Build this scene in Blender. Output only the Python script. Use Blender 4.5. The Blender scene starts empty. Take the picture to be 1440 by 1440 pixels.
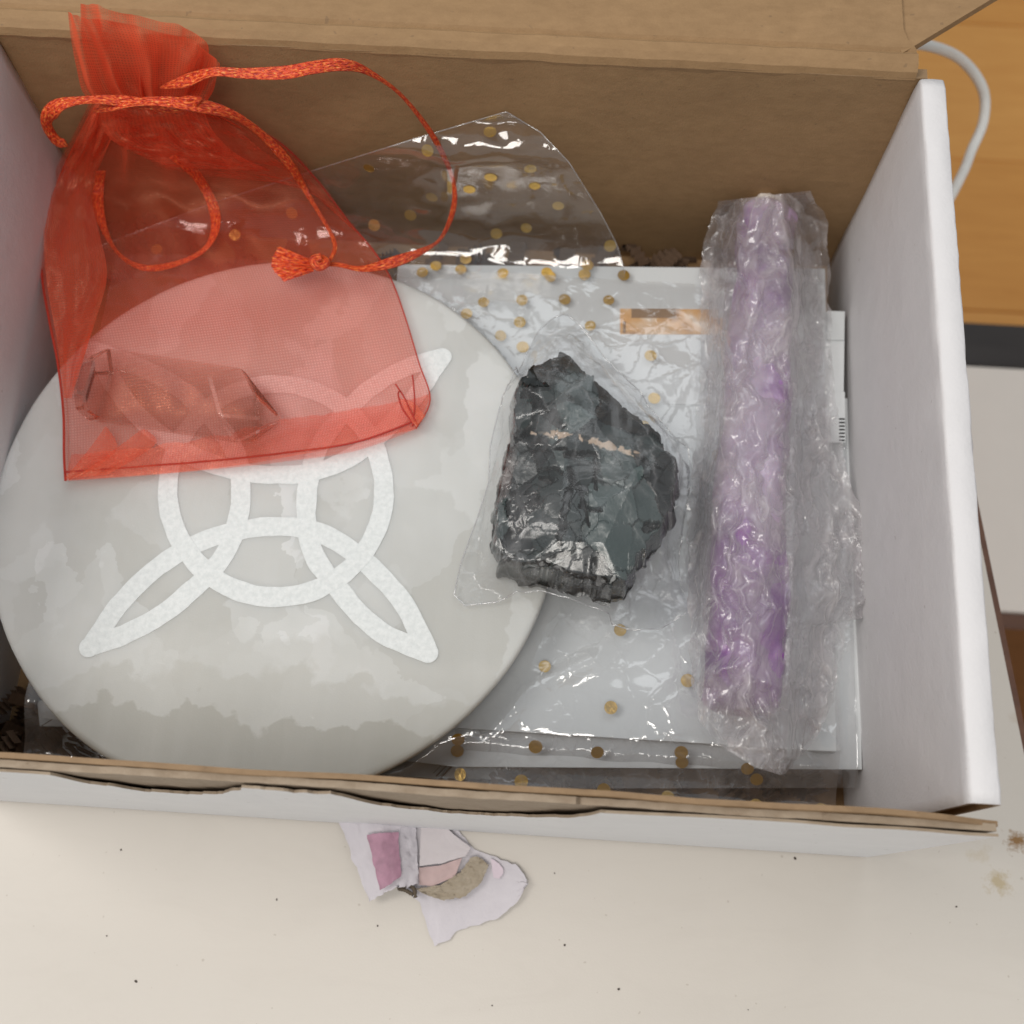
import bpy, math, random
import numpy as np
from mathutils import Vector, Matrix, Euler, noise

sc = bpy.context.scene
col = sc.collection
CM = 0.01                                   # all shapes below are written in centimetres
RND = random.Random(7)

# ------------------------------------------------------------------ camera
CAM = np.array([12.4137, -2.0029, 27.6487]); ROT = (.3383, .0018, .0628); FPX = 1600.0
cam = bpy.data.cameras.new("camera"); camo = bpy.data.objects.new("camera", cam); col.objects.link(camo)
camo.location = Vector(CAM) * CM; camo.rotation_euler = ROT
cam.sensor_width = 36; cam.lens = 36 * FPX / 1440
cam.clip_start = .01; cam.clip_end = 50
cam.dof.use_dof = True; cam.dof.focus_distance = .232; cam.dof.aperture_fstop = 19
sc.camera = camo
sc.render.resolution_x = sc.render.resolution_y = 1024

# ------------------------------------------------------------------ world and room lamps, plus one added light behind (indoor close-up)
w = bpy.data.worlds.new("World"); sc.world = w; w.use_nodes = True
bg = w.node_tree.nodes["Background"]; bg.inputs[0].default_value = (.93, .97, 1, 1); bg.inputs[1].default_value = .38

def area(name, loc, target, size, power, color, size_y=None):
    l = bpy.data.lights.new(name, 'AREA'); l.energy = power; l.color = color
    l.size = size * CM
    if size_y: l.shape = 'RECTANGLE'; l.size_y = size_y * CM
    o = bpy.data.objects.new(name, l); col.objects.link(o)
    o.location = Vector(loc) * CM
    o.rotation_euler = (Vector(target) - Vector(loc)).to_track_quat('-Z', 'Y').to_euler()
    return o
area("window_light", (-50, 8, 85), (8, 4, 3), 40, 4.2, (1, .96, .91))
area("ceiling_lamp", (4, -38, 112), (10, 6, 3), 42, 5.4, (1, .955, .89))
area("added_back_light", (22, 98, 125), (10, 6, 3), 90, 3.2, (.93, .97, 1))  # added light behind the box, for glare on film and rock
sc.view_settings.view_transform = 'Standard'; sc.view_settings.look = 'None'
sc.view_settings.exposure = 0.0; sc.view_settings.gamma = 1
cy = sc.cycles
cy.use_denoising = True
cy.max_bounces = 14; cy.transparent_max_bounces = 40; cy.transmission_bounces = 10; cy.diffuse_bounces = 4; cy.glossy_bounces = 4
cy.caustics_reflective = False; cy.caustics_refractive = False
cy.sample_clamp_indirect = 6

# ------------------------------------------------------------------ helpers
MAT = np.array(Euler(ROT).to_matrix())
def ray(u, v):
    return MAT @ np.array([(u - 720) / FPX, -(v - 720) / FPX, -1.0])
def U(u, v, z):
    """point on the level z (cm) that the photograph shows at (u, v)"""
    d = ray(u, v); t = (z - CAM[2]) / d[2]; return CAM + t * d
def UB(u, v, z, ywall=15.1, k=.5):
    """the same, but things that reach the back wall lean up along it"""
    d = ray(u, v); tz = (z - CAM[2]) / d[2]
    if d[1] <= 1e-4: return CAM + tz * d
    ty = (ywall - CAM[1]) / d[1]
    h = max(k - abs(tz - ty), 0) / k
    return CAM + (min(tz, ty) - h * h * k * .25) * d
def crom(pts, n, closed=False):
    P = [np.array(p, float) for p in pts]; out = []
    m = len(P) if closed else len(P) - 1
    for j in range(n):
        x = j / (n if closed else n - 1) * m; i = min(int(x), m - 1); f = x - i
        g = (lambda q: P[q % len(P)]) if closed else (lambda q: P[min(max(q, 0), len(P) - 1)])
        a, b, c, d = g(i - 1), g(i), g(i + 1), g(i + 2)
        out.append(.5 * ((2 * b) + (c - a) * f + (2 * a - 5 * b + 4 * c - d) * f * f + (3 * b - a - 3 * c + d) * f ** 3))
    return np.array(out)
def pl(pts, n):
    """even polyline resample"""
    P = np.array(pts, float); L = np.r_[0, np.cumsum(np.linalg.norm(np.diff(P, axis=0), axis=1))]
    t = np.linspace(0, L[-1], n); return np.stack([np.interp(t, L, P[:, k]) for k in range(P.shape[1])], 1)
def nz(x, y, z=0, s=1.0, o=2):
    return noise.fractal(Vector((x * s, y * s, z * s)), 1.0, 2.0, o, noise_basis='PERLIN_ORIGINAL')
def sm(a, b, x):
    t = min(max((x - a) / (b - a), 0), 1); return t * t * (3 - 2 * t)

def tag(o, label=None, cat=None, group=None, kind=None):
    if label: o['label'] = label
    if cat: o['category'] = cat
    if group: o['group'] = group
    if kind: o['kind'] = kind
    return o
def link(name, me, mats, parent=None, smooth=True):
    for m in (mats if isinstance(mats, (list, tuple)) else [mats]): me.materials.append(m)
    if smooth: me.polygons.foreach_set('use_smooth', [True] * len(me.polygons))
    o = bpy.data.objects.new(name, me); col.objects.link(o)
    if parent: o.parent = parent
    return o
def mesh(name, V, F, mats, parent=None, smooth=True, uv=None, mi=None, attrs=None):
    me = bpy.data.meshes.new(name)
    me.from_pydata([tuple(float(c) * CM for c in v) for v in V], [], F)
    if uv is not None:
        l = me.uv_layers.new(name='uv')
        idx = np.zeros(len(me.loops), int); me.loops.foreach_get('vertex_index', idx)
        l.data.foreach_set('uv', np.array(uv, float)[idx].ravel())
    if mi is not None: me.polygons.foreach_set('material_index', mi)
    for k, a in (attrs or {}).items():
        at = me.attributes.new(k, 'FLOAT', 'POINT'); at.data.foreach_set('value', np.array(a, float))
    me.update()
    return link(name, me, mats, parent, smooth)
def empty(name, loc=(0, 0, 0)):
    o = bpy.data.objects.new(name, None); col.objects.link(o); o.empty_display_size = .01
    return o
def gridF(nu, nv, off=0, closed=False):
    F = []
    for j in range(nv - 1):
        for i in range(nu - (0 if closed else 1)):
            a = off + j * nu + i; b = off + j * nu + (i + 1) % nu
            F.append((a, b, b + nu, a + nu))
    return F
def boxm(name, lo, hi, mat, parent=None, bev=.03):
    import bmesh
    bm = bmesh.new(); bmesh.ops.create_cube(bm, size=1)
    for v in bm.verts: v.co = Vector([((lo[k] + hi[k]) / 2 + v.co[k] * (hi[k] - lo[k])) * CM for k in range(3)])
    if bev: bmesh.ops.bevel(bm, geom=bm.edges[:], offset=bev * CM, segments=2, affect='EDGES', profile=.6)
    me = bpy.data.meshes.new(name); bm.to_mesh(me); bm.free()
    return link(name, me, mat, parent, False)
def slab(name, poly, z0, z1, mat, parent=None, zf=None):
    """extruded polygon; poly in cm xy"""
    n = len(poly)
    zf = zf or (lambda x, y: 0)
    V = [(x, y, z1 + zf(x, y)) for x, y in poly] + [(x, y, z0 + zf(x, y)) for x, y in poly]
    F = [tuple(range(n)), tuple(range(2 * n - 1, n - 1, -1))] + [(i, i + n, (i + 1) % n + n, (i + 1) % n) for i in range(n)]
    a = sum(poly[i][0] * poly[(i + 1) % n][1] - poly[(i + 1) % n][0] * poly[i][1] for i in range(n))
    if a < 0: F = [f[::-1] for f in F]
    return mesh(name, V, F, mat, parent, False)
def tube(name, P, r, mat, parent=None, seg=10, flat=1.0, up=None, rf=None, uvk=1.0, twist=None):
    """swept ellipse along points P (cm): width r, thickness r*flat"""
    P = np.array(P); n = len(P); V = []; UV = []; L = 0
    for i in range(n):
        t = P[min(i + 1, n - 1)] - P[max(i - 1, 0)]; t /= np.linalg.norm(t)
        u0 = np.array(up if up is not None else (0, -.4, 1.0)); u0 = u0 - t * (u0 @ t); u0 /= np.linalg.norm(u0)
        s = np.cross(t, u0)
        if twist: a = twist(i / (n - 1)); s, u0 = s * math.cos(a) + u0 * math.sin(a), u0 * math.cos(a) - s * math.sin(a)
        rr = r * (rf(i / (n - 1)) if rf else 1)
        if i: L += np.linalg.norm(P[i] - P[i - 1])
        for k in range(seg):
            a = k / seg * 2 * math.pi
            V.append(P[i] + s * rr * math.cos(a) + u0 * r * flat * math.sin(a)); UV.append((L * uvk, k / seg))
    F = gridF(seg, n, closed=True) + [tuple(range(seg - 1, -1, -1)), tuple(range((n - 1) * seg, n * seg))]
    return mesh(name, V, F, mat, parent, True, UV)

# ------------------------------------------------------------------ material helpers
class NT:
    def __init__(s, name):
        s.m = bpy.data.materials.new(name); s.m.use_nodes = True; s.t = s.m.node_tree; s.t.nodes.clear()
        s.out = s.n('OutputMaterial')
    def n(s, typ, **kw):
        nd = s.t.nodes.new('ShaderNode' + typ)
        for k, v in kw.items():
            if k[0] == '_': setattr(nd, k[1:], v)
            else:
                key = int(k[1:]) if k[0] == 'i' and k[1:].isdigit() else k.replace('__', ' ')
                s.set(nd.inputs[key], v)
        return nd
    def set(s, sock, v):
        if isinstance(v, bpy.types.NodeSocket): s.t.links.new(v, sock)
        elif isinstance(v, bpy.types.Node): s.t.links.new(v.outputs[0], sock)
        else:
            if hasattr(sock.default_value, '__len__') and not hasattr(v, '__len__'): v = (v,) * len(sock.default_value)
            if hasattr(v, '__len__') and len(v) == 3 and len(sock.default_value) == 4: v = (*v, 1)
            sock.default_value = v
    def co(s, scale=1.0, kind='Object'):
        t = s.n('TexCoord'); mp = s.n('Mapping', Vector=t.outputs[kind]); s.set(mp.inputs['Scale'], scale); return mp.outputs[0]
    def noise(s, vec, scale, detail=4, rough=.55, dist=0):
        return s.n('TexNoise', Vector=vec, Scale=scale, Detail=detail, Roughness=rough, Distortion=dist)
    def math(s, op, a, b=0.0, c=0.0, clamp=False):
        nd = s.n('Math', _operation=op, _use_clamp=clamp); s.set(nd.inputs[0], a); s.set(nd.inputs[1], b); s.set(nd.inputs[2], c); return nd.outputs[0]
    def ramp(s, fac, stops):
        r = s.n('ValToRGB', Fac=fac); e = r.color_ramp.elements
        while len(e) < len(stops): e.new(.5)
        for x, (p, c) in zip(e, stops):
            x.position = p; x.color = (c, c, c, 1) if not hasattr(c, '__len__') else (*c, 1)
        return r.outputs[0]
    def mix(s, fac, a, b):
        nd = s.n('Mix', _data_type='RGBA'); s.set(nd.inputs[0], fac); s.set(nd.inputs[6], a); s.set(nd.inputs[7], b); return nd.outputs[2]
    def bump(s, h, strength=.3, dist=.0005, normal=None):
        b = s.n('Bump', Height=h, Strength=strength, Distance=dist)
        if normal is not None: s.set(b.inputs['Normal'], normal)
        return b.outputs[0]
    def attr(s, name): return s.n('Attribute', _attribute_name=name).outputs['Fac']
    def done(s, sh): s.t.links.new(sh if isinstance(sh, bpy.types.NodeSocket) else sh.outputs[0], s.out.inputs[0]); return s.m
    def pr(s, **kw):
        p = s.n('BsdfPrincipled')
        for k, v in kw.items(): s.set(p.inputs[k.replace('__', ' ')], v)
        return p

def m_white_card(name, base, tint):
    t = NT(name); c = t.co(100)
    a = t.noise(c, 1.2, 5).outputs[0]; f = t.noise(c, 14, 3).outputs[0]
    k = t.mix(t.math('MULTIPLY', a, 1.0), base, tint)
    sp = t.ramp(t.noise(c, 5.5, 2, .4).outputs[0], [(.0, 1), (.22, 1), (.25, 0)])
    k = t.mix(t.math('MULTIPLY', sp, .4), k, (.35, .3, .27))
    return t.done(t.pr(Base__Color=k, Roughness=.62, Normal=t.bump(t.math('ADD', f, t.math('MULTIPLY', a, 3)), .25, .0003)))
def m_kraft(name, base=(.365, .222, .106), dark=(.26, .152, .067), ls=(1, 1, 1)):
    t = NT(name); c = t.co(100); c2 = t.co((70, 150, 150))
    a = t.noise(c, .6, 5).outputs[0]; f = t.noise(c2, 3.2, 5, .7).outputs[0]; g = t.noise(c, 22, 3).outputs[0]
    k = t.mix(t.math('MULTIPLY', t.ramp(f, [(.3, 0), (.75, 1)]), .8), base, dark)
    k = t.mix(t.math('MULTIPLY', a, .45), k, tuple(x * .78 for x in dark))
    sp = t.ramp(t.noise(t.co((80, 110, 110)), 6.5, 1, .4).outputs[0], [(.0, 1), (.22, 1), (.26, 0)])
    k = t.mix(t.math('MULTIPLY', sp, .4), k, (.14, .09, .05))
    return t.done(t.pr(Base__Color=k, Roughness=.75, Normal=t.bump(t.math('ADD', g, f), .3, .0003)))
def m_plain(name, c, r=.6, bump=.15, scale=8, var=.12, metal=0, **kw):
    t = NT(name); o = t.co(100); a = t.noise(o, scale * .2, 4).outputs[0]; f = t.noise(o, scale * 2, 3).outputs[0]
    k = t.mix(a, tuple(x * (1 - var) for x in c), tuple(min(1, x * (1 + var)) for x in c))
    p = t.pr(Base__Color=k, Roughness=r, Metallic=metal, Normal=t.bump(f, bump, .0003), **kw)
    return t.done(p)
def m_film(name, haze=.04, refl=.08, rough=.04, bump=.3, bs=1.0, tint=(.97, .975, .98), hazecol=(.8, .8, .82), crinkle=0.0, stretch=(1, 1, 1), crease=0.0, patch=0):
    t = NT(name); c = t.co(tuple(100 * x for x in stretch))
    h = t.noise(c, bs, 3, .5, .6).outputs[0]
    if crinkle:
        v = t.n('TexVoronoi', Vector=t.mix(.25, c, t.noise(c, bs * 1.5, 3).outputs[1]), Scale=bs * 1.6, _feature='DISTANCE_TO_EDGE')
        h = t.math('ADD', h, t.math('MULTIPLY', t.ramp(v.outputs[0], [(0, 1), (.25, .2), (.6, 0)]), crinkle))
    cl = None
    if crease:
        wp = t.n('VectorMath', _operation='MULTIPLY_ADD'); t.set(wp.inputs[0], t.noise(c, bs * 1.4, 4, .6).outputs[1]); wp.inputs[1].default_value = (.9, .9, .9); t.set(wp.inputs[2], c)
        va = t.n('TexVoronoi', Vector=wp.outputs[0], Scale=bs * 1.1, _feature='DISTANCE_TO_EDGE'); vb = t.n('TexVoronoi', Vector=wp.outputs[0], Scale=bs * 3.1, _feature='DISTANCE_TO_EDGE')
        la = t.ramp(va.outputs[0], [(0, 1), (.05, .35), (.16, 0)]); lb = t.ramp(vb.outputs[0], [(0, .8), (.06, .2), (.14, 0)])
        cl = t.math('MULTIPLY', t.math('MAXIMUM', la, lb), t.ramp(t.noise(c, bs * .9, 3).outputs[0], [(.38, .05), (.62, 1)]))
        h = t.math('ADD', t.math('MULTIPLY', h, 1.0), t.math('ADD', t.math('MULTIPLY', cl, .35), t.math('MULTIPLY', va.outputs[0], .8)))
    nrm = t.bump(h, bump, .003)
    fc = t.n('LayerWeight', Blend=.5, Normal=nrm).outputs['Facing']
    F = t.math('ADD', t.math('MULTIPLY', t.math('POWER', fc, 4.0), .75), refl, clamp=True)
    g = t.n('BsdfGlossy', Color=(1, 1, 1), Roughness=rough, Normal=nrm)
    tr = t.n('BsdfTransparent', Color=tint)
    body = tr
    if haze:
        d = t.n('BsdfDiffuse', Color=hazecol, Normal=nrm); l = t.n('BsdfTranslucent', Color=hazecol, Normal=nrm)
        dl = t.n('MixShader'); t.set(dl.inputs[0], .4); t.set(dl.inputs[1], d); t.set(dl.inputs[2], l)
        hz = t.math('MULTIPLY', t.math('MULTIPLY', t.ramp(h, [(.25, .15), (.8, 1)]), 1.9), haze, clamp=True)
        if patch: hz = t.math('ADD', hz, t.math('MULTIPLY', t.ramp(t.noise(c, bs * 1.6, 4, .6, 1.2).outputs[0], [(.44, 0), (.64, 1)]), patch), clamp=True)
        if cl is not None: hz = t.math('ADD', hz, t.math('MULTIPLY', cl, crease), clamp=True)
        body = t.n('MixShader'); t.set(body.inputs[0], hz); t.set(body.inputs[1], tr); t.set(body.inputs[2], dl)
    ms = t.n('MixShader'); t.set(ms.inputs[0], F); t.set(ms.inputs[1], body); t.set(ms.inputs[2], g)
    return t.done(ms)

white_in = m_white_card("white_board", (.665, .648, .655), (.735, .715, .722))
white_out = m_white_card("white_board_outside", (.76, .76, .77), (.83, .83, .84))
kraft = m_kraft("kraft_board")
kraft_edge = m_kraft("kraft_torn_edge", (.34, .22, .12), (.20, .125, .065))
core_mat = m_kraft("torn_core", (.42, .34, .255), (.24, .17, .11))
paper = m_plain("white_paper", (.68, .70, .71), .55, .1, 6, .04)
paper2 = m_plain("smooth_white_card", (.64, .665, .675), .5, .08, 6, .04)
gold = m_plain("gold_print", (.60, .39, .10), .30, .5, 5, .35, .75)
black_ink = m_plain("black_ink", (.02, .02, .02), .6)

# ------------------------------------------------------------------ the floor, the far furniture, the table
def m_wood(name, a, b, r=.4):
    t = NT(name); c = t.co((6, 60, 60)); f = t.noise(c, 2.0, 6, .6, .8).outputs[0]
    k = t.mix(t.ramp(f, [(.3, 0), (.7, 1)]), a, b)
    return t.done(t.pr(Base__Color=k, Roughness=r, Normal=t.bump(f, .1, .0004)))
woodo = [m_wood("orange_wood", (.82, .40, .10), (.74, .33, .07)), m_wood("orange_wood_deep", (.78, .36, .08), (.68, .29, .055))]
dark_wood = m_wood("dark_brown_wood", (.15, .07, .04), (.09, .04, .025))
blackish = m_wood("blackened_wood", (.035, .028, .025), (.022, .017, .015))
fl = empty("floor"); tag(fl, kind='structure')
sub = boxm("subfloor", (-150, -120, -49), (160, 160, -46.6), dark_wood, fl, 0)
yy = 28.0 - 13 * 12
for i in range(22):
    boxm("plank", (-150, yy, -46.4), (160, yy + 12.93, -45 + RND.uniform(-.03, .03)), woodo[i % 2], fl, .12); yy += 13

st = empty("low_white_table"); tag(st, "low cream topped table with dark brown rails standing below, right of the box", "side table")
cream = m_plain("cream_laminate", (.78, .72, .66), .4, .08, 4, .03)
boxm("tabletop", (27, 11.5, -22), (75, 23.25, -20), cream, st, .15)
boxm("rail", (27, 23.3, -22.6), (75, 25.6, -20.1), blackish, st, .15)
boxm("rail", (27, 10.75, -22.6), (75, 11.46, -20.05), dark_wood, st, .1)
boxm("front_panel", (27.2, 10.9, -44.9), (74.8, 11.4, -22.7), dark_wood, st, .05)
boxm("side_panel", (27.1, 11.5, -44.9), (27.6, 25.0, -22.7), dark_wood, st, .05)
boxm("side_panel", (74.2, 11.5, -44.9), (74.7, 25.0, -22.7), dark_wood, st, .05)

def m_table():
    t = NT("cream_table_laminate"); c = t.co(100)
    k = t.mix(t.noise(c, .12, 4).outputs[0], (.565, .52, .465), (.625, .58, .525))
    sp = t.ramp(t.noise(c, 6.5, 1, .3).outputs[0], [(0, 1), (.20, 1), (.225, 0)])
    k = t.mix(t.math('MULTIPLY', sp, .35), k, (.30, .24, .18))
    k = t.mix(t.math('MULTIPLY', t.ramp(t.noise(t.co((40, 130, 100)), .8, 6, .7, 1).outputs[0], [(.5, 0), (.75, 1)]), .10), k, (.42, .37, .32))
    for (u, v, r, s, cc) in ((1428, 1182, .30, .95, (.24, .12, .03)), (1405, 1240, .36, .7, (.42, .32, .16)), (1378, 1200, .28, .45, (.50, .42, .30)), (1430, 1010, .22, .25, (.4, .3, .2))):
        p = U(u, v, 0)
        g = t.n('VectorMath', _operation='DISTANCE'); t.set(g.inputs[0], c); g.inputs[1].default_value = tuple(p)
        d = t.math('ADD', g.outputs['Value'], t.math('MULTIPLY', t.math('SUBTRACT', t.noise(c, 4, 4, .7).outputs[0], .5), r * 3.2))
        f = t.ramp(t.math('DIVIDE', d, r), [(.15, s), (.95, 0)])
        k = t.mix(f, k, cc)
    return t.done(t.pr(Base__Color=k, Roughness=.42, Normal=t.bump(t.noise(c, 18, 2).outputs[0], .06, .0003)))
tb = empty("table"); tag(tb, "cream laminate table on which the open cardboard box stands", "table")
def edge_x(y): return 24.02 - (y - 5.28) * .1224
poly = [(-70, -60), (edge_x(-60), -60), (edge_x(60), 60), (-70, 60)]
slab("tabletop", poly, -2.2, 0, m_table(), tb)
# rounded brown edge band
P = [(edge_x(y) + .08, y, -1.1) for y in np.linspace(-60, 60, 40)]
band = [(edge_x(-60) + .02, -60), (edge_x(-60) + .17, -60), (edge_x(60) + .17, 60), (edge_x(60) + .02, 60)]
slab("edge_band", band, -2.15, -.05, dark_wood, tb)
for sx, sy in ((-60, -50), (22, -50), (-60, 50), (10, 50)):
    boxm("leg", (sx, sy, -45), (sx + 4, sy + 4, -2.2), dark_wood, tb, .2)

# white cable looping out past the table edge
cable = m_plain("white_cable_rubber", (.80, .78, .74), .4, .05)
cp = [U(1210, 60, .3), U(1255, 62, .3), U(1305, 64, .0), U(1352, 84, -1.5), U(1382, 125, -2.5), U(1383, 170, -3), U(1366, 212, -3), U(1353, 245, -2.5), U(1320, 300, -1.2), U(1270, 330, -.9)]
tag(tube("cable", crom(cp, 60), .165, cable), "white cable looping out over the wooden floor behind the box", "cable")

# ------------------------------------------------------------------ the cardboard box
H, D, W = 7.84, 15.35, 20.0
bx = empty("cardboard_box"); tag(bx, "open white mailer box with brown kraft inside, holding crystals and wrapped parcels", "box")
boxm("base", (-.5, -.2, .03), (20.5, 15.5, .2), kraft, bx, .02)
def panel(name, A, B, nu, nv, thick, mats, amp=.02, seed=0, mi=None):
    """A(u), B: function (s,t)->point ; solid sheet with thickness vector thick"""
def sheet(name, fn, nu, nv, thick, mats, parent, two=False):
    """solid board: fn(s,t) gives the front surface, thick the vector to the rear one"""
    V = []; tv = np.array(thick)
    for j in range(nv):
        for i in range(nu): V.append(np.array(fn(i / (nu - 1), j / (nv - 1))))
    N = nu * nv; V += [v + tv for v in V]
    F = gridF(nu, nv); mi = [0] * len(F)
    G = [tuple(x + N for x in f[::-1]) for f in F]; mi += [1 if two else 0] * len(G); F += G
    rim = [i for i in range(nu)] + [j * nu + nu - 1 for j in range(1, nv)] + [(nv - 1) * nu + i for i in range(nu - 2, -1, -1)] + [j * nu for j in range(nv - 2, 0, -1)]
    for a, b in zip(rim, rim[1:] + rim[:1]): F.append((b, a, a + N, b + N)); mi.append(len(mats) - 1 if two else 0)
    o = mesh(name, V, F, mats, parent, False, mi=mi)
    return o
sheet("back_wall", lambda s, t: (-.4 + s * 20.6, D - .12 * math.sin(t * 3.1) + .05 * nz(s * 6, t * 3), .2 + t * (H - .3)), 40, 16, (0, .25, 0), [kraft, white_out, kraft_edge], bx, True)
# lid: the scored strip at the back rim, then the panel lying open behind
prof = [(15.36, 7.50), (15.33, 7.70), (15.40, 7.86), (15.55, 7.95), (15.78, 7.97), (15.86, 7.90), (15.92, 7.88), (15.99, 7.93), (16.15, 7.97), (17, 7.97), (20, 7.9), (25, 7.7), (29, 7.5)]
lid = empty("lid"); lid.parent = bx
def lidf(s, t):
    q = t * (len(prof) - 1); i = min(int(q), len(prof) - 2); f = q - i
    y = prof[i][0] * (1 - f) + prof[i + 1][0] * f; z = prof[i][1] * (1 - f) + prof[i + 1][1] * f
    x = -.5 + s * (20.45 - .28 * sm(15.9, 16.3, y))
    return (x, y + .025 * nz(x * .9, 3, 1), z + .02 * nz(x * 1.3, y * 2, 5))
sheet("lid_panel", lidf, 70, 37, (0, .06, -.18), [kraft, white_out, kraft_edge], lid, True)
fp = [U(1267, 76, 7.9), U(1402, -6, 8.15), U(1500, -60, 8.3), U(1480, -330, 8.2), U(1258, -330, 7.75)]
fv = [p[:3] for p in fp]; n = len(fv)
mesh("lid_flap", [tuple(p) for p in fv] + [tuple(p - np.array((0, 0, .2))) for p in fv],
     [tuple(range(n)), tuple(range(2 * n - 1, n - 1, -1))] + [(i, i + n, (i + 1) % n + n, (i + 1) % n) for i in range(n)], kraft, lid, False)
# side walls: boards folded over into a hollow wall
def side_wall(x0, sgn, name, y0, y1):
    op = [(0, .2), (0, 2), (0, 4), (0, 6), (-.0, 7.5), (.005, 7.76), (.022, 7.83), (.065, 7.862), (.27, 7.875), (.48, 7.862), (.52, 7.835), (.54, 7.77), (.545, 7.4), (.545, 6), (.545, 4), (.545, 2), (.545, .05)]
    ip = [(min(max(a, .09), .455), min(b, 7.76)) for a, b in op]
    ny = 60; V = []; n = len(op)
    for loop in (op, ip):
        for j in range(ny):
            f = j / (ny - 1); y = y0 + f * (y1 - y0)
            for k, (a, b) in enumerate(loop):
                dz = 0; da = 0
                if b > 7 and loop is op:
                    da = .018 * nz(y * 1.1, k * .7, 3) + (.02 * nz(y * 5, 9, k * .3) if k in (9, 10, 11) else 0); dz = .02 * nz(y * .8, k, 8)
                if f > .985 and b > 7: dz -= .06 * (f - .985) / .015
                da += -.10 * math.sin(f * math.pi) * (1 - b / 8) if k < 6 else 0
                V.append((x0 + sgn * (a + da), y, b + dz))
    N = n * ny
    F = gridF(n, ny); G = [tuple(x + N for x in f[::-1]) for f in F]
    mi = [0] * len(F) + [1] * len(G)
    E = [(i + 1, i, i + N, i + 1 + N) for i in range(n - 1)] + [((ny - 1) * n + i, (ny - 1) * n + i + 1, (ny - 1) * n + i + 1 + N, (ny - 1) * n + i + N) for i in range(n - 1)]
    mi += [2] * len(E)
    allF = F + G + E
    if sgn > 0: allF = [f[::-1] for f in allF]
    return mesh(name, V, allF, [white_in, kraft, kraft_edge], bx, True, mi=mi)
side_wall(20.0, 1, "side_wall", .22, 15.28)
side_wall(0.0, -1, "side_wall", .22, 15.28)
# front wall: kraft liner, torn core and peeled white liner
def wob(x, k): return .06 * nz(x * .35, k, 2) + .03 * nz(x * 1.3, k, 7)
fw = empty("front_wall"); fw.parent = bx
def peel(x):   # how far the white liner is torn down below the rim
    g = lambda a, b, h: h * max(0, math.sin(min(max((x - a) / (b - a), 0), 1) * math.pi)) ** .8
    return max(0, .04 + g(4.3, 7.6, 1.6) + g(9.2, 13.8, 2.3) + g(1.2, 2.6, .3) + (.35 * nz(x * 2.5, 3, 3, 1, 3) if 4.3 < x < 13.8 else 0))
sheet("inner_liner", lambda s, t: (-.3 + s * 20.85, .03 + .04 * nz(s * 7, 1, 1) - .05 * sm(.9, 1, s), .2 + t * (7.66 + wob(s * 21, 1) - .25 * sm(.95, 1, s))), 90, 8, (0, -.095, 0), [kraft, kraft, kraft_edge], fw, True)
sheet("torn_core", lambda s, t: (-.3 + s * 20.8, -.068 - .035 * max(0, nz(s * 6, 1, 1) + .15) + .01 * nz(s * 60, t * 30, 1), .2 + t * (7.55 + .05 * nz(s * 30, 5, 2) - .12 * (s > .66))), 260, 30, (0, -.125, 0), [core_mat], fw)
sheet("outer_liner", lambda s, t: (-.5 + s * 21.02, -.235 - .05 * nz(s * 8, 4, 3) * t - .035 * min(1, peel(-.5 + s * 21.02)) * t, .06 + t * (7.62 + wob(s * 21, 4) - peel(-.5 + s * 21.02))), 260, 14, (0, -.05, 0), [white_out, white_out, core_mat], fw, True)

# ------------------------------------------------------------------ packing at the bottom of the box
def shreds():
    V = []; F = []
    for k in range(260):
        if k < 120: x, y = RND.uniform(.2, 5), RND.uniform(.2, 2.2)
        elif k < 200: x, y = RND.uniform(.5, 19.5), RND.uniform(13.6, 15.0)
        else: x, y = RND.uniform(4, 19.4), RND.uniform(.2, 1.6)
        z = RND.uniform(.4, 1.35); a = RND.uniform(0, 6.28); Ln = RND.uniform(.8, 2.2); n = 12; wd = RND.uniform(.12, .22)
        b = RND.uniform(-.5, .5); o = len(V)
        for i in range(n):
            f = i / (n - 1) - .5; dx = f * Ln * .6; zz = z + .14 * (-1) ** i + b * f
            cx, cyy = x + dx * math.cos(a), y + dx * math.sin(a)
            for q in (-1, 1): V.append((min(max(cx - math.sin(a) * wd * q, .05), 19.9), min(max(cyy + math.cos(a) * wd * q, .1), 15.1), max(zz, .25)))
        F += [(o + 2 * i, o + 2 * i + 2, o + 2 * i + 3, o + 2 * i + 1) for i in range(n - 1)]
    return mesh("shredded_paper", V, F, m_kraft("shred_kraft", (.22, .14, .09), (.12, .07, .04)), None, False)
tag(shreds(), "crinkled brown paper shreds filling the bottom of the box", "packing paper", kind='stuff')

def rect(u0, v0, u1, v1, z, jit=0):
    return [tuple(U(a, b, z)[:2]) for a, b in ((u0, v0), (u1, v0), (u1, v1), (u0, v1))]
def quad(pts, z): return [tuple(U(a, b, z)[:2]) for a, b in pts]
def curl(x, y): return .02 * nz(x * .4, y * .4, 6)
# cards from the bottom up
o = slab("white_card", quad([(88, 1018), (700, 1028), (700, 1096), (88, 1082)], 1.3), 1.1, 1.3, paper2)
tag(o, "white card lowest at the front left, half under the pale disc", "card")
o = slab("white_card", quad([(52, 985), (500, 990), (500, 1026), (56, 1021)], 1.55), 1.45, 1.55, paper2)
tag(o, "narrow white card edge peeking out left under the disc above the lowest card", "card")
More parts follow.
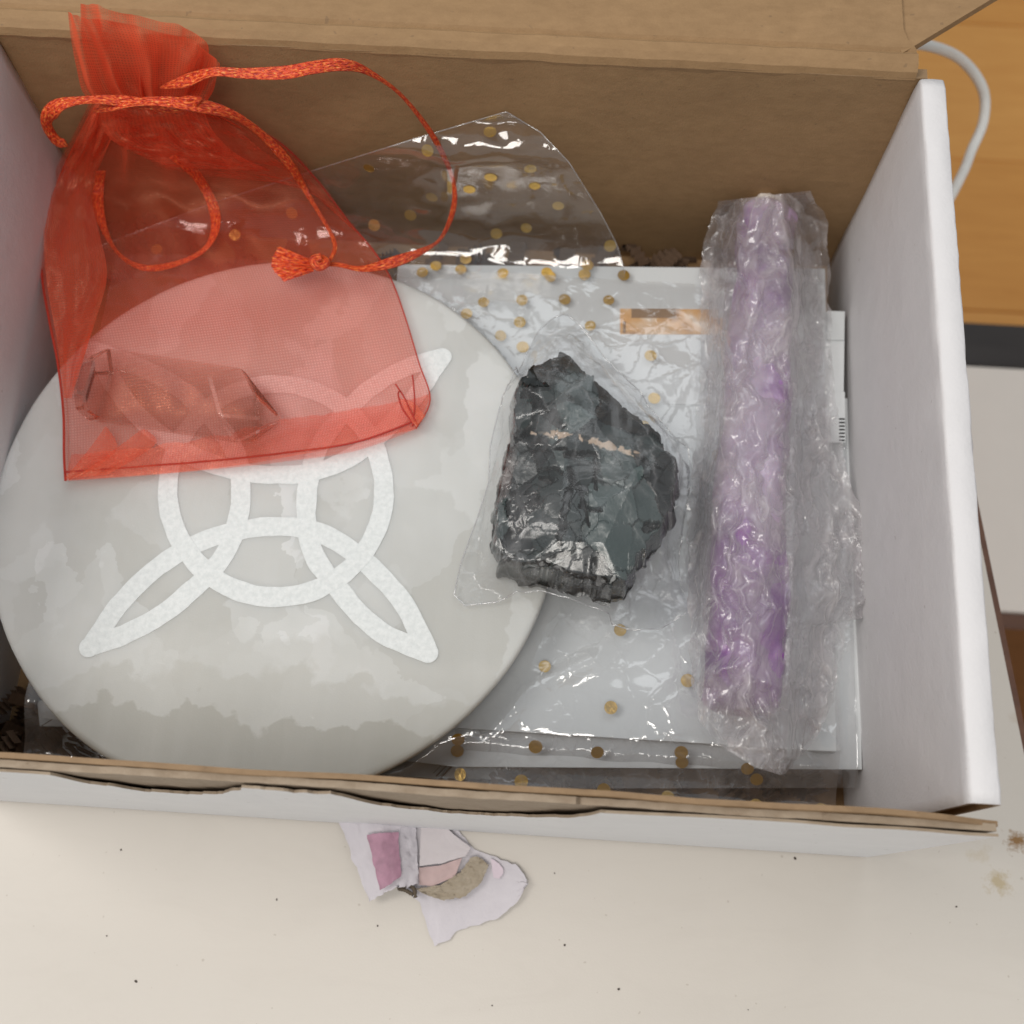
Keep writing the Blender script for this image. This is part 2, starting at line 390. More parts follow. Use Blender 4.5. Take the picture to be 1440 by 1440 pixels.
# orange printed picture card
def m_photo():
    t = NT("orange_picture_print"); c = t.co((100, 100, 100))
    f = t.noise(c, 1.1, 3, .5, .5).outputs[0]; v = t.n('TexVoronoi', Vector=c, Scale=1.5)
    k = t.ramp(f, [(.30, (.42, .22, .10)), (.45, (.75, .42, .17)), (.55, (.85, .62, .42)), (.7, (.80, .76, .72))])
    k = t.mix(t.math('MULTIPLY', t.ramp(v.outputs[0], [(.0, 1), (.35, 0)]), .7), k, (.80, .38, .10))
    return t.done(t.pr(Base__Color=k, Roughness=.35))
pc = empty("picture_card"); tag(pc, "white card with an orange picture strip lying between the rock and the purple wand", "card")
o = slab("card_sheet", quad([(862, 430), (1188, 440), (1186, 575), (862, 566)], 2.14), 2.123, 2.14, paper, pc)
o = slab("picture", quad([(872, 434), (1010, 435), (1010, 470), (872, 470)], 2.15), 2.141, 2.15, m_photo(), pc)
for (a, b, c_, d) in ((876, 452, 880, 468), (888, 434, 950, 447)):
    slab("ink_mark", quad([(a, b), (c_, b), (c_, d), (a, d)], 2.156), 2.151, 2.156, m_plain("brown_ink_%d" % a, (.28, .17, .09), .5), pc)
# the lower, wider sheet and its own clear sleeve
low = slab("white_sheet", quad([(60, 560), (1203, 560), (1212, 1082), (640, 1078), (60, 1010)], 1.85), 1.78, 1.85, paper, None)
tag(low, "broad white paper sheet lying under the smaller white card, right edge along the box wall", "paper sheet")
# upper card
ca = slab("white_card", quad([(560, 372), (1160, 378), (1176, 1057), (650, 1024), (500, 1012)], 2.12), 1.95, 2.12, paper2, None)
tag(ca, "large white card under the rock and the purple wand, inside the gold dotted film", "card")
# small slips by the right wall
sl = empty("paper_slip"); tag(sl, "small white slip with black bar lines tucked between wand and right wall", "paper slip")
slab("slip_sheet", quad([(1160, 550), (1188, 551), (1189, 622), (1160, 622)], 2.19), 2.15, 2.19, paper, sl)
for i in range(7):
    v = 588 + i * 5
    slab("bar_line", quad([(1180, v), (1188, v), (1188, v + 2.2), (1180, v + 2.2)], 2.20), 2.191, 2.20, black_ink, sl)
s2 = slab("paper_slip", quad([(1163, 437), (1188, 438), (1187, 478), (1163, 478)], 2.2), 2.18, 2.2, paper2, None)
tag(s2, "small grey white slip by the right wall above the barred slip", "paper slip")

# ------------------------------------------------------------------ clear films
film_flat = m_film("clear_film", .035, .09, .05, .10, .55)
film_dot = m_film("dotted_clear_film", .07, .12, .08, .20, .45, crease=.16)
film_flap = m_film("dotted_clear_film_flap", .03, .10, .06, .10, .40, crease=.03)
def filmz(x, y):
    z = 2.30 + .10 * nz(x * .45, y * .45, 1) + .04 * nz(x * 1.6, y * 1.0, 4)
    z -= .55 * sm(1.9, .6, y)
    # folded ridge sweeping in from the front edge
    a = U(655, 1095, 2.2)[:2]; b = U(742, 975, 2.2)[:2]; c = U(835, 930, 2.2)[:2]
    d = 9
    for p, q in ((a, b), (b, c)):
        pq = q - p; t = min(max(((np.array((x, y)) - p) @ pq) / (pq @ pq), 0), 1); d = min(d, np.linalg.norm(p + t * pq - (x, y)))
    return z + .16 * math.exp(-(d / .22) ** 2)
fa = empty("dotted_film_bag"); tag(fa, "clear film bag printed with gold dots, its flap standing against the brown back wall", "film bag")
V = []; nu, nv = 110, 110
back0 = U(700, 384, 2.3)[1]
for j in range(nv):
    for i in range(nu):
        s, t = i / (nu - 1), j / (nv - 1)
        y = .55 + t * (back0 - .55)
        xr = U(1165, 720, 2.3)[0] + .1 * (1 - t) if y < 12.4 else 19.0 - (y - 12.4) * 3.2
        x = 1.2 + s * (xr - 1.2)
        dd = math.hypot(x - 6.35, y - 6.35)
        z = filmz(x, y)
        if dd < 6.9: z = min(z, 2.18 + .02 * nz(x, y)) if dd < 6.4 else z + (2.2 - z) * sm(6.9, 6.4, dd)
        V.append((x, y, max(z, 2.14 if y > 2 else 1.2)))
mesh("film_body", V, gridF(nu, nv), film_dot, fa)
top = [(40, 500), (60, 470), (130, 350), (300, 285), (440, 240), (600, 190), (712, 157), (760, 186), (800, 228), (845, 300), (868, 345), (879, 384)]
tx = [p[0] for p in top]; ty = [p[1] for p in top]
def flap(u, v):
    b = 2.30 + .05 * nz(u * .012, v * .012, 3)
    d = ray(u, v); tz = (b - CAM[2]) / d[2]; ty = (14.45 + .55 * sm(660, 380, u) + .12 * nz(u * .01, v * .02, 2) - CAM[1]) / d[1]; k = 2.4
    t = min(tz, ty) - max(k - abs(tz - ty), 0) ** 2 / k * .25
    t2 = (5.75 + .10 * nz(u * .02, v * .03, 7) - CAM[2]) / d[2]; k = .8
    t = max(t, t2) + max(k - abs(t - t2), 0) ** 2 / k * .25
    return CAM + min(t, (15.22 - CAM[1]) / d[1]) * d
V = []; nu, nv = 260, 60
for j in range(nv):
    for i in range(nu):
        u = 42 + (879 - 42) * i / (nu - 1); t = j / (nv - 1); vt = np.interp(u, tx, ty)
        v = 392 + (min(vt, 390) - 392) * t
        V.append(flap(u, v))
mesh("film_flap", V, gridF(nu, nv), film_flap, fa)
flap_rim = [np.array(v) for v in V[-nu:]]
def dotmesh(r=.152):
    n = 18; V = [(0, 0, .004)] + [(r * math.cos(a), r * math.sin(a), .004) for a in [k / n * 2 * math.pi for k in range(n)]] + [(r * math.cos(a), r * math.sin(a), 0) for a in [k / n * 2 * math.pi for k in range(n)]]
    F = [(0, k + 1, (k + 1) % n + 1) for k in range(n)] + [(k + 1, k + 1 + n, (k + 1) % n + 1 + n, (k + 1) % n + 1) for k in range(n)]
    return V, F
dV, dF = dotmesh()
dproto = mesh("gold_dot", dV, dF, gold, fa, False)
dots_flat = [(655, 364), (613, 374), (594, 383), (648, 379), (707, 384), (769, 383), (774, 389), (826, 373), (822, 386), (877, 387), (680, 425), (734, 422), (794, 421), (856, 422), (731, 453), (704, 472), (735, 488), (830, 458), (915, 500), (656, 441), (872, 886), (766, 937), (967, 957), (859, 995), (644, 1040), (643, 1056), (753, 1050), (840, 1058), (958, 1058), (959, 1072), (647, 1089), (733, 1099), (849, 1111), (939, 1121), (1051, 1081), (1064, 1096), (1063, 1133), (1155, 1139), (790, 760), (905, 705), (1010, 640), (920, 560), (905, 600)]
dots_flap = [(689, 185), (601, 212), (519, 236), (690, 249), (746, 238), (660, 266), (752, 261), (607, 278), (785, 290), (526, 317), (577, 303), (698, 329), (740, 321), (858, 346), (330, 330), (410, 300), (220, 350)]
first = True
def put_dot(p, nrm, sc_=1.0):
    global first
    if first: d = dproto; first = False
    else:
        d = dproto.copy(); col.objects.link(d); d.parent = fa
    d.location = Vector(p) * CM; d.rotation_euler = Vector(nrm).to_track_quat('Z', 'Y').to_euler(); d.scale = (sc_,) * 3
for u, v in dots_flat:
    p = U(u, v, 2.3); 
    for _ in range(3): p = U(u, v, max(filmz(p[0], p[1]), 2.16 if p[1] > 2 else 1.2) - .014)
    if math.hypot(p[0] - 6.35, p[1] - 6.35) < 6.4: continue
    e = .15; gx = (filmz(p[0] + e, p[1]) - filmz(p[0] - e, p[1])) / (2 * e); gy = (filmz(p[0], p[1] + e) - filmz(p[0], p[1] - e)) / (2 * e)
    put_dot(p, (-gx, -gy, 1), RND.uniform(.93, 1.03))
for u, v in dots_flap:
    p = flap(u, v); a = flap(u + 3, v) - p; b = flap(u, v - 3) - p; n_ = np.cross(a, b); n_ /= np.linalg.norm(n_)
    if n_[2] < 0: n_ = -n_
    put_dot(p - n_ * .014, n_, RND.uniform(.93, 1.03))

FLAP = flap_rim
# the second clear sleeve, lower, with the wide right margin
V = []; nu, nv = 60, 70
for j in range(nv):
    for i in range(nu):
        s, t = i / (nu - 1), j / (nv - 1)
        u = 640 + s * ((1196 + (1224 - 1196) * (1 - t)) - 640); v = 1108 - s * 2 - t * 560
        p = U(u, v, 1.92); z = 1.92 + .05 * nz(p[0] * .8, p[1] * .6, 12) - .25 * sm(1.5, 1.0, p[1]) + .05 * math.exp(-((u - 1200) / 5) ** 2)
        V.append((min(p[0], 19.85), p[1], max(z, 1.87 if p[1] > 1.6 else 1.5)))
fb = mesh("clear_sleeve", V, gridF(nu, nv), m_film("sleeve_film", .12, .12, .07, .18, .6, crease=.2), None)
tag(fb, "clear film sleeve around the broad white sheet, its right edge against the box wall", "film sleeve")

# ------------------------------------------------------------------ the pale disc
DC = (6.46, 6.32); DR = 6.46; DZ0, DZ1 = 2.38, 3.30
def m_disc():
    t = NT("translucent_selenite"); c = t.co(100)
    wv = t.noise(c, .55, 3, .6).outputs[1]
    cw = t.n('VectorMath', _operation='MULTIPLY_ADD'); t.set(cw.inputs[0], wv); cw.inputs[1].default_value = (2.0, 2.0, 2.0); t.set(cw.inputs[2], c)
    cc = t.n('VectorMath', _operation='MULTIPLY_ADD'); t.set(cc.inputs[0], t.noise(c, 3.5, 3, .6).outputs[1]); cc.inputs[1].default_value = (.35, .35, .35); t.set(cc.inputs[2], cw.outputs[0])
    mp = t.n('Mapping', Vector=cc.outputs[0]); mp.inputs['Scale'].default_value = (1.0, .62, 1)
    v1 = t.n('TexVoronoi', Vector=mp.outputs[0], Scale=.34, _feature='F1'); v2 = t.n('TexVoronoi', Vector=mp.outputs[0], Scale=.75, _feature='SMOOTH_F1'); v2.inputs['Smoothness'].default_value = .08
    a = t.n('SeparateColor', Color=v1.outputs['Color']).outputs[0]; b = t.n('SeparateColor', Color=v2.outputs['Color']).outputs[1]
    f = t.math('ADD', t.math('MULTIPLY', a, .60), t.math('MULTIPLY', b, .40))
    f = t.math('ADD', f, t.math('MULTIPLY', t.math('SUBTRACT', t.noise(c, .4, 3).outputs[0], .5), .8), clamp=True)
    k = t.ramp(f, [(.15, (.475, .475, .45)), (.38, (.53, .535, .518)), (.6, (.58, .588, .573)), (.9, (.645, .652, .645))])
    sxyz = t.n('SeparateXYZ', Vector=cc.outputs[0])
    yy_ = t.math('ADD', t.math('ADD', sxyz.outputs[1], t.math('MULTIPLY', t.noise(c, .5, 3, .5).outputs[0], 1.2)), t.math('MULTIPLY', t.n('TexVoronoi', Vector=cc.outputs[0], Scale=.85).outputs[0], .75))
    for e, wd, kk, am in ((5.4, .16, (.51, .51, .485), .55), (4.6, .07, (.45, .445, .41), .6), (3.8, .045, (.37, .36, .32), .75)):
        k = t.mix(t.math('MULTIPLY', t.ramp(t.math('ADD', t.math('MULTIPLY', t.math('SUBTRACT', yy_, e), -1 / (2 * wd)), .5, clamp=True), [(0, 0), (1, 1)]), am), k, kk)
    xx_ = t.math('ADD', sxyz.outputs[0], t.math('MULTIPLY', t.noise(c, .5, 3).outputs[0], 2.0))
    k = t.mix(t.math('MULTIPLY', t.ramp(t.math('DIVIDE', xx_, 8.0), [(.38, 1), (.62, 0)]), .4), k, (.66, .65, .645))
    st_ = t.noise(t.co((160, 14, 60)), 1.0, 4, .6).outputs[0]
    k = t.mix(t.math('MULTIPLY', t.ramp(st_, [(.45, 0), (.75, 1)]), .07), k, (.74, .74, .73))
    sp = t.ramp(t.noise(c, 2.6, 2, .5).outputs[0], [(0, 1), (.21, 1), (.24, 0)])
    k = t.mix(t.math('MULTIPLY', sp, .25), k, (.7, .7, .68))
    p = t.pr(Base__Color=k, Roughness=.42, Normal=t.bump(t.math('ADD', t.noise(c, 3, 4).outputs[0], t.math('MULTIPLY', t.noise(c, 26, 3).outputs[0], .35)), .10, .0006), Subsurface__Weight=.45, Subsurface__Scale=.006, IOR=1.5)
    p.inputs['Subsurface Radius'].default_value = (1, .9, .8)
    return t.done(p)
prof = [(0, DZ0), (.6, DZ0), (.90, DZ0), (.945, DZ0 + .03), (.975, DZ0 + .16), (.992, DZ0 + .45), (.999, DZ0 + .72), (1.0, DZ1 - .10), (.995, DZ1 - .035), (.986, DZ1 - .008), (.972, DZ1), (.94, DZ1), (.8, DZ1), (.5, DZ1), (.2, DZ1), (0.001, DZ1)]
V = []; ns = 160
for r, z in prof:
    for k in range(ns):
        a = k / ns * 2 * math.pi; rr = r * DR * (1 + .006 * nz(math.cos(a) * 2, math.sin(a) * 2, 4))
        V.append((DC[0] + rr * math.cos(a), DC[1] + rr * math.sin(a), z + (.015 * nz(rr * math.cos(a), rr * math.sin(a), 2) if r > .9 else 0)))
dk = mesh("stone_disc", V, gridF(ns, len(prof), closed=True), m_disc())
tag(dk, "round milky white stone disc engraved with a looped knot, left in the box", "stone disc")
# engraved knot: circle plus four interlaced arcs, one flat frosted mark
def m_knot():
    t = NT("frosted_engraving"); c = t.co(100); f = t.noise(c, 9, 3, .7).outputs[0]
    return t.done(t.pr(Base__Color=t.mix(t.ramp(f, [(.35, 0), (.65, 1)]), (.66, .69, .69), (.76, .785, .785)), Roughness=.9, Normal=t.bump(f, .5, .0004)))
KZ = DZ1 + .004
def uz(pts): return np.array([U(u, v, KZ)[:2] for u, v in pts])
BL, BR, TR, TL = (126, 910), (602, 918), (622, 502), (132, 492)
arcs = [
    [BL, (178, 838), (250, 778), (318, 750), (388, 740), (452, 750), (507, 785), (565, 845), BR],      # lower pair, bulging upward
    [BL, (205, 878), (272, 828), (318, 775), (338, 705), (328, 630), (270, 560), (205, 520), TL],      # left pair
    [BR, (530, 885), (476, 828), (440, 775), (431, 705), (448, 630), (505, 560), (565, 520), TR],      # right pair
    [TL, (190, 580), (260, 635), (325, 660), (388, 668), (455, 660), (510, 632), (570, 575), TR]]
import bmesh
V = []; F = []
def ribbon2(P, w, closed, zt):
    n = len(P); o = len(V)
    for i in range(n):
        t_ = (P[(i + 1) % n] - P[(i - 1) % n]) if closed else P[min(i + 1, n - 1)] - P[max(i - 1, 0)]
        t_ = t_ / np.linalg.norm(t_); nn = np.array((-t_[1], t_[0]))
        jl, jr = 1 + .10 * nz(P[i][0] * 2.2, P[i][1] * 2.2, 1, 1, 4), 1 + .10 * nz(P[i][0] * 2.2, P[i][1] * 2.2, 9, 1, 4)
        for q, (kk, zz) in enumerate(((1, -.02), (.96, zt), (-.96, zt), (-1, -.02))):
            V.append((*(P[i] + nn * w * kk * (jl if kk > 0 else jr)), KZ + zz))
    for i in range(n if closed else n - 1):
        for q in range(3):
            a, b = o + i * 4, o + ((i + 1) % n) * 4
            F.append((a + q, a + q + 1, b + q + 1, b + q))
def cap(c, w, zt):
    o = len(V); V.append((*c, KZ + zt))
    for k in range(20): a = k / 20 * 2 * math.pi; V.append((c[0] + w * math.cos(a), c[1] + w * math.sin(a), KZ + zt - .001))
    for k in range(20): F.append((o, o + 1 + k, o + 1 + (k + 1) % 20))
WK = .232
for i, a in enumerate(arcs): ribbon2(uz(crom(a, 90)), WK, False, .004 + i * .0016)
cpts = [(388 + 152 * math.cos(a), 690 + 150 * math.sin(a)) for a in np.linspace(0, 2 * math.pi, 120, endpoint=False)]
ribbon2(uz(cpts), WK, True, .011)
for q, c in enumerate((BL, BR, TR, TL)): cap(uz([c])[0], WK * .98, .013 + q * .0004)
mesh("engraved_knot", V, F, m_knot(), dk, False)

# ------------------------------------------------------------------ the dark rock and its film
def inpoly_r(poly, c, n):
    """star radius of polygon around c for n angles"""
    P = np.array(poly) - c; out = []
    for k in range(n):
        a = k / n * 2 * math.pi; d = np.array((math.cos(a), math.sin(a))); best = .1
        for i in range(len(P)):
            p, q = P[i], P[(i + 1) % len(P)]; e = q - p; den = d[0] * e[1] - d[1] * e[0]
            if abs(den) < 1e-9: continue
            t = (p[0] * e[1] - p[1] * e[0]) / den; s = (p[0] * d[1] - p[1] * d[0]) / den
            if t > 0 and 0 <= s <= 1: best = max(best, t)
        out.append(best)
    return np.array(out)
RZ = 3.6
rock_px = [(783, 501), (800, 506), (812, 528), (850, 555), (885, 590), (918, 610), (940, 640), (957, 660), (955, 690), (950, 720), (945, 745), (925, 775), (900, 805), (878, 848), (850, 846), (800, 838), (760, 822), (725, 822), (700, 805), (690, 770), (688, 740), (697, 690), (706, 655), (716, 615), (716, 568), (722, 552), (745, 530), (770, 518)]
rpoly = [U(u, v, RZ)[:2] for u, v in rock_px]; rc = np.mean(rpoly, 0)
nA, nR = 400, 150
rad = inpoly_r(rpoly, rc, nA)
def px(u, v, z=4.6): return U(u, v, z)[:2]
planes = [  # point, normal tilt, base height : facets cut from the top
    (rc, (.03, .02), 4.75), (px(720, 760), (.30, .10), 4.45), (px(760, 550), (.1, -.28), 4.55), (px(880, 600), (-.22, -.20), 4.6),
    (px(905, 760), (-.36, .18), 4.45), (px(800, 790), (.02, .42), 4.55), (px(735, 590), (.40, .0), 4.35)]
cracks = [((800, 690), (785, 770), .10), ((755, 690), (742, 715), .10), ((795, 645), (835, 640), .10), ((838, 640), (837, 690), .06), ((752, 632), (795, 637), .05), ((800, 665), (815, 690), .09),
          ((815, 690), (828, 740), .05), ((780, 515), (800, 522), .10), ((740, 545), (770, 575), .16), ((770, 575), (790, 600), .14), ((905, 640), (930, 655), .07), ((910, 740), (925, 735), .12), ((760, 790), (790, 780), .10), ((730, 740), (740, 730), .08), ((720, 690), (726, 680), .07), ((700, 775), (722, 780), .10), ((775, 675), (760, 668), .09), ((845, 720), (815, 715), .05), ((745, 818), (800, 826), .10), ((800, 815), (868, 836), .22), ((835, 790), (850, 830), .16), ((705, 650), (725, 610), .10)]
cracks = [(px(*a), px(*b), w_) for a, b, w_ in cracks]
vein = [px(u, v) for u, v in ((748, 602), (772, 606), (795, 614), (820, 622), (850, 628), (875, 633), (902, 638))]
def segd(p, a, b):
    e = b - a; t = min(max(((p - a) @ e) / (e @ e), 0), 1); return np.linalg.norm(p - a - t * e)
V = []; crk = []; vn = []; red = []; tone = []
for j in range(nR):
    f = j / (nR - 1) * 2     # 0..1 over the top, 1..2 round to the base
    for k in range(nA):
        a = k / nA * 2 * math.pi; d = np.array((math.cos(a), math.sin(a)))
        edge = rad[k] * (1 + .030 * nz(d[0] * 9, d[1] * 9, 3, 1, 4) + .022 * (noise.cell(Vector((d[0] * 14, d[1] * 14, 7))) - .5))
        if f <= 1.0001:
            q = 1 - (1 - min(f, 1)) ** 1.25
            p = rc + d * edge * q
            h = min(z0 + (tx_ * (p[0] - c0[0]) + ty_ * (p[1] - c0[1])) for c0, (tx_, ty_), z0 in planes)
            # terraces
            tn = .5
            for fs, am in ((.60, .46), (1.35, .20)):
                wq = Vector((p[0] * fs + .12 * nz(p[0], p[1], 2, 1.5), p[1] * fs + .12 * nz(p[0], p[1], 6, 1.5), fs))
                cen = noise.voronoi(wq)[1][0]; tv = noise.cell_vector(cen * 7.3 + Vector((.5, .5, .5)))
                dq = (wq - cen) / fs
                h += am * ((tv[0] - .5) * dq[0] + (tv[1] - .5) * dq[1]) + .03 / fs * (tv[2] - .5)
                tn += (tv[1] + tv[2] - 1) * (.85 if fs < 1 else .6)  # reflection contrast between facets, put into the base colour
            wx, wy = p[0] * 1.5 + .7 * nz(p[0], p[1], 3, 1.3, 3), p[1] * 1.5 + .7 * nz(p[0], p[1], 9, 1.3, 3)
            h += .05 * (noise.cell(Vector((wx * .8, wy * .8, 1))) > .62) + .004 * nz(p[0], p[1], 5, 7, 3)
            dr = edge * (1 - q)
            h -= .8 * max(0, 1 - dr / .16) * (1 + .9 * nz(d[0] * 6, d[1] * 6, 2))
            ck = 0
            for c0, c1, w_ in cracks:
                tt_ = min(max(((p - c0) @ (c1 - c0)) / ((c1 - c0) @ (c1 - c0)), 0), 1); dd = segd(p, c0, c1) + w_ * .75 * nz(p[0] * 5, p[1] * 5, 3, 1, 4) + w_ * .55 * abs(tt_ - .35)
                if dd < w_: ck = max(ck, 1 - max(dd, 0) / w_)
            h -= .14 * sm(0, .35, ck)
            dv = min(segd(p, vein[i], vein[i + 1]) for i in range(len(vein) - 1)) + .09 * nz(p[0] * 5, p[1] * 5, 8, 1, 3)
            vv = max(0, 1 - max(dv, 0) / .10) * (1 if nz(p[0] * 4, p[1] * 4, 2) > -.28 else .2)
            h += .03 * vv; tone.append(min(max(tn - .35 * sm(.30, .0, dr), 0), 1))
            V.append((p[0], p[1], h)); crk.append(sm(.05, .3, ck)); vn.append(vv)
            lf = px(705, 650); red.append(max(0, 1 - np.linalg.norm((p - lf) * (1.6, .8)) / .75) if dr < .35 else 0)
        else:
            g = f - 1; p = rc + d * edge * (1 - .30 * g ** 1.6); e = V[k + nA * (nR // 2 - 1)] if False else None
            z = 3.5 + (2.55 - 3.5) * g + .08 * nz(d[0] * 5, d[1] * 5, g * 4)
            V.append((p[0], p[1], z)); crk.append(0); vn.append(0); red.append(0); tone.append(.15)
Fr = gridF(nA, nR, closed=True) + [tuple((nR - 1) * nA + k for k in range(nA))]
def m_rock():
    t = NT("dark_glassy_rock"); c = t.co(100); f = t.noise(c, 1.4, 5, .6).outputs[0]
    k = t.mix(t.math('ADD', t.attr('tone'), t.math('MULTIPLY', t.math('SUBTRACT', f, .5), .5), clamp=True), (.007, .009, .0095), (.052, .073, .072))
    k = t.mix(t.math('MULTIPLY', t.attr('crack'), .9), k, (.006, .006, .006))
    k = t.mix(t.attr('rust'), k, (.09, .05, .042))
    k = t.mix(t.ramp(t.attr('vein'), [(.15, 0), (.5, .95)]), k, t.mix(t.noise(c, 6, 4).outputs[0], (.36, .24, .15), (.62, .50, .40)))
    g = t.noise(c, 5, 5, .65).outputs[0]
    r = t.math('ADD', t.math('MULTIPLY', f, .30), t.math('MULTIPLY', t.attr('vein'), .4))
    return t.done(t.pr(Base__Color=k, Roughness=t.math('ADD', r, .12), Specular__IOR__Level=.6, Normal=t.bump(g, .05, .001)))
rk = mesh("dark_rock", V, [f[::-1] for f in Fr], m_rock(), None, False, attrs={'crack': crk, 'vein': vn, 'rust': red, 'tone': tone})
tag(rk, "jagged dark grey glassy rock with a beige vein, inside crinkled clear film", "rock")
RV = np.array(V[:nA * (nR // 2)])
wr_px = [(797, 438), (812, 448), (845, 490), (878, 525), (915, 570), (968, 628), (975, 660), (962, 730), (955, 790), (962, 830), (978, 852), (930, 882), (890, 886), (850, 872), (810, 860), (760, 845), (725, 845), (700, 855), (655, 860), (640, 845), (650, 800), (672, 740), (688, 690), (690, 640), (702, 590), (722, 540), (738, 500), (755, 465), (778, 444)]
wz = 2.9
wpoly = [U(u, v, wz)[:2] for u, v in wr_px]
nA2, nR2 = 220, 90; wrad = inpoly_r(wpoly, rc, nA2)
V = []
for j in range(nR2):
    f = (j + .02) / (nR2 - 1)
    for k in range(nA2):
        a = k / nA2 * 2 * math.pi; d = np.array((math.cos(a), math.sin(a))); p = rc + d * wrad[k] * f
        re = np.interp(a, np.linspace(0, 2 * math.pi, nA, endpoint=False), rad)
        r = wrad[k] * f
        top_ = min(z0 + (tx_ * (p[0] - c0[0]) + ty_ * (p[1] - c0[1])) for c0, (tx_, ty_), z0 in planes) + .16
        if r > re * .9:
            g = sm(re * .9, max(wrad[k], re * .9 + .6), r); edge_z = 2.75 + .25 * nz(p[0] * .8, p[1] * .8, 31)
            e0 = rc + d * re * .9; z0_ = min(z0 + (tx_ * (e0[0] - c0[0]) + ty_ * (e0[1] - c0[1])) for c0, (tx_, ty_), z0 in planes) + .16
            z = z0_ * (1 - g) + edge_z * g
            z = max(z, 3.9 - 1.1 * (r - re * 1.02) / .6) if r < re * 1.1 else z
            z += .12 * (abs(nz(p[0] * 1.7, p[1] * 1.7, 22)) * 2 - .3) * sm(re * .9, re * 1.1, r)
        else: z = top_
        z += .035 * nz(p[0] * 2.0, p[1] * 1.2, 14)
        z = max(z, 3.42 if (math.hypot(p[0] - DC[0], p[1] - DC[1]) < DR + .05) else 2.4)
        V.append((p[0], p[1], z))
rw = mesh("rock_film", V, gridF(nA2, nR2, closed=True), m_film("crinkled_clear_film", .03, .04, .16, .20, .55, crease=.16))
edge_film = m_film("film_cut_edge", .45, .25, .12, .1, 2.0)
def film_edge(loop, parent, rr=.013): return tube("film_edge", loop, rr, edge_film, parent, 5)
film_edge([v + np.array((0, 0, .01)) for v in V[-nA2:]] + [V[-nA2] + np.array((0, 0, .01))] if False else [np.array(v) + np.array((0, 0, .01)) for v in V[-nA2:]], rw)
film_edge(FLAP, fa, .011)
tag(rw, "crinkled clear film bag wrapped round the dark rock, coming to a point above it", "film wrapper")

# ------------------------------------------------------------------ the purple wand and its crumpled wrap
def m_purple():
    t = NT("purple_crystal"); c = t.co(100); f = t.noise(c, .8, 5, .6, .6).outputs[0]; g = t.noise(c, 4, 4).outputs[0]
    k = t.ramp(f, [(.28, (.085, .008, .13)), (.48, (.17, .022, .25)), (.62, (.27, .055, .36)), (.78, (.44, .20, .50))])
    y = t.n('SeparateXYZ', Vector=c).outputs[1]
    mid = t.ramp(t.math('DIVIDE', y, 16.0), [(.30, 0), (.46, 1), (.72, 1), (.84, 0)])
    wht = t.ramp(t.math('ADD', t.math('ADD', t.noise(c, .45, 3).outputs[0], t.math('MULTIPLY', g, .15)), t.math('MULTIPLY', t.math('SUBTRACT', mid, .5), .22)), [(.53, 0), (.66, .55)])
    k = t.mix(wht, k, (.70, .62, .70))
    return t.done(t.pr(Base__Color=k, Roughness=.4, Subsurface__Weight=.2, Subsurface__Scale=.003, Normal=t.bump(t.math('ADD', g, f), .35, .001)))
pA = U(1078, 288, 3.3); pB = U(1042, 1008, 3.3)
V = []; nl, ns = 120, 40
ax = (pB - pA); L = np.linalg.norm(ax); ax /= L; sx = np.cross(ax, (0, 0, 1)); sx /= np.linalg.norm(sx)
for j in range(nl):
    f = j / (nl - 1); c = pA + ax * L * f
    e = min(1, math.sqrt(max(0, 1 - (1 - min(f / .035, 1)) ** 2)), math.sqrt(max(0, 1 - (1 - min((1 - f) / .025, 1)) ** 2)))
    for k in range(ns):
        a = k / ns * 2 * math.pi
        cell = noise.voronoi(Vector((math.cos(a) * 1.1, math.sin(a) * 1.1, f * 6)))[0][0]
        r = (.72 + .13 * sm(.1, .9, f)) * (.55 + .45 * e) * (1.08 - .22 * cell + .10 * nz(math.cos(a) * 1.2, math.sin(a) * 1.2, f * 14)) * (e ** .8 + .02)
        V.append(c + sx * r * math.cos(a) + np.array((0, 0, 1)) * r * math.sin(a))
wa = empty("purple_wand"); tag(wa, "long purple and white crystal wand lying upright in the box inside crumpled wrap", "crystal wand")
mesh("crystal_body", V, gridF(ns, nl, closed=True) + [tuple(range(ns - 1, -1, -1)), tuple(range((nl - 1) * ns, nl * ns))], m_purple(), wa)
# pale chipped tip at the far end
V = []
for j in range(14):
    f = j / 13
    for k in range(20):
        a = k / 20 * 2 * math.pi; r = .40 * math.sqrt(max(0, 1 - (1 - f) ** 2)) * (1 + .25 * nz(math.cos(a) * 2, math.sin(a) * 2, f * 3))
        V.append(pA - ax * (.32 * (1 - f) - .12) + sx * r * math.cos(a) + np.array((0, 0, 1)) * (r * math.sin(a) + .05))
mesh("pale_tip", V, gridF(20, 14, closed=True), m_plain("pale_tip_stone", (.74, .68, .62), .6, .4, 10), wa)

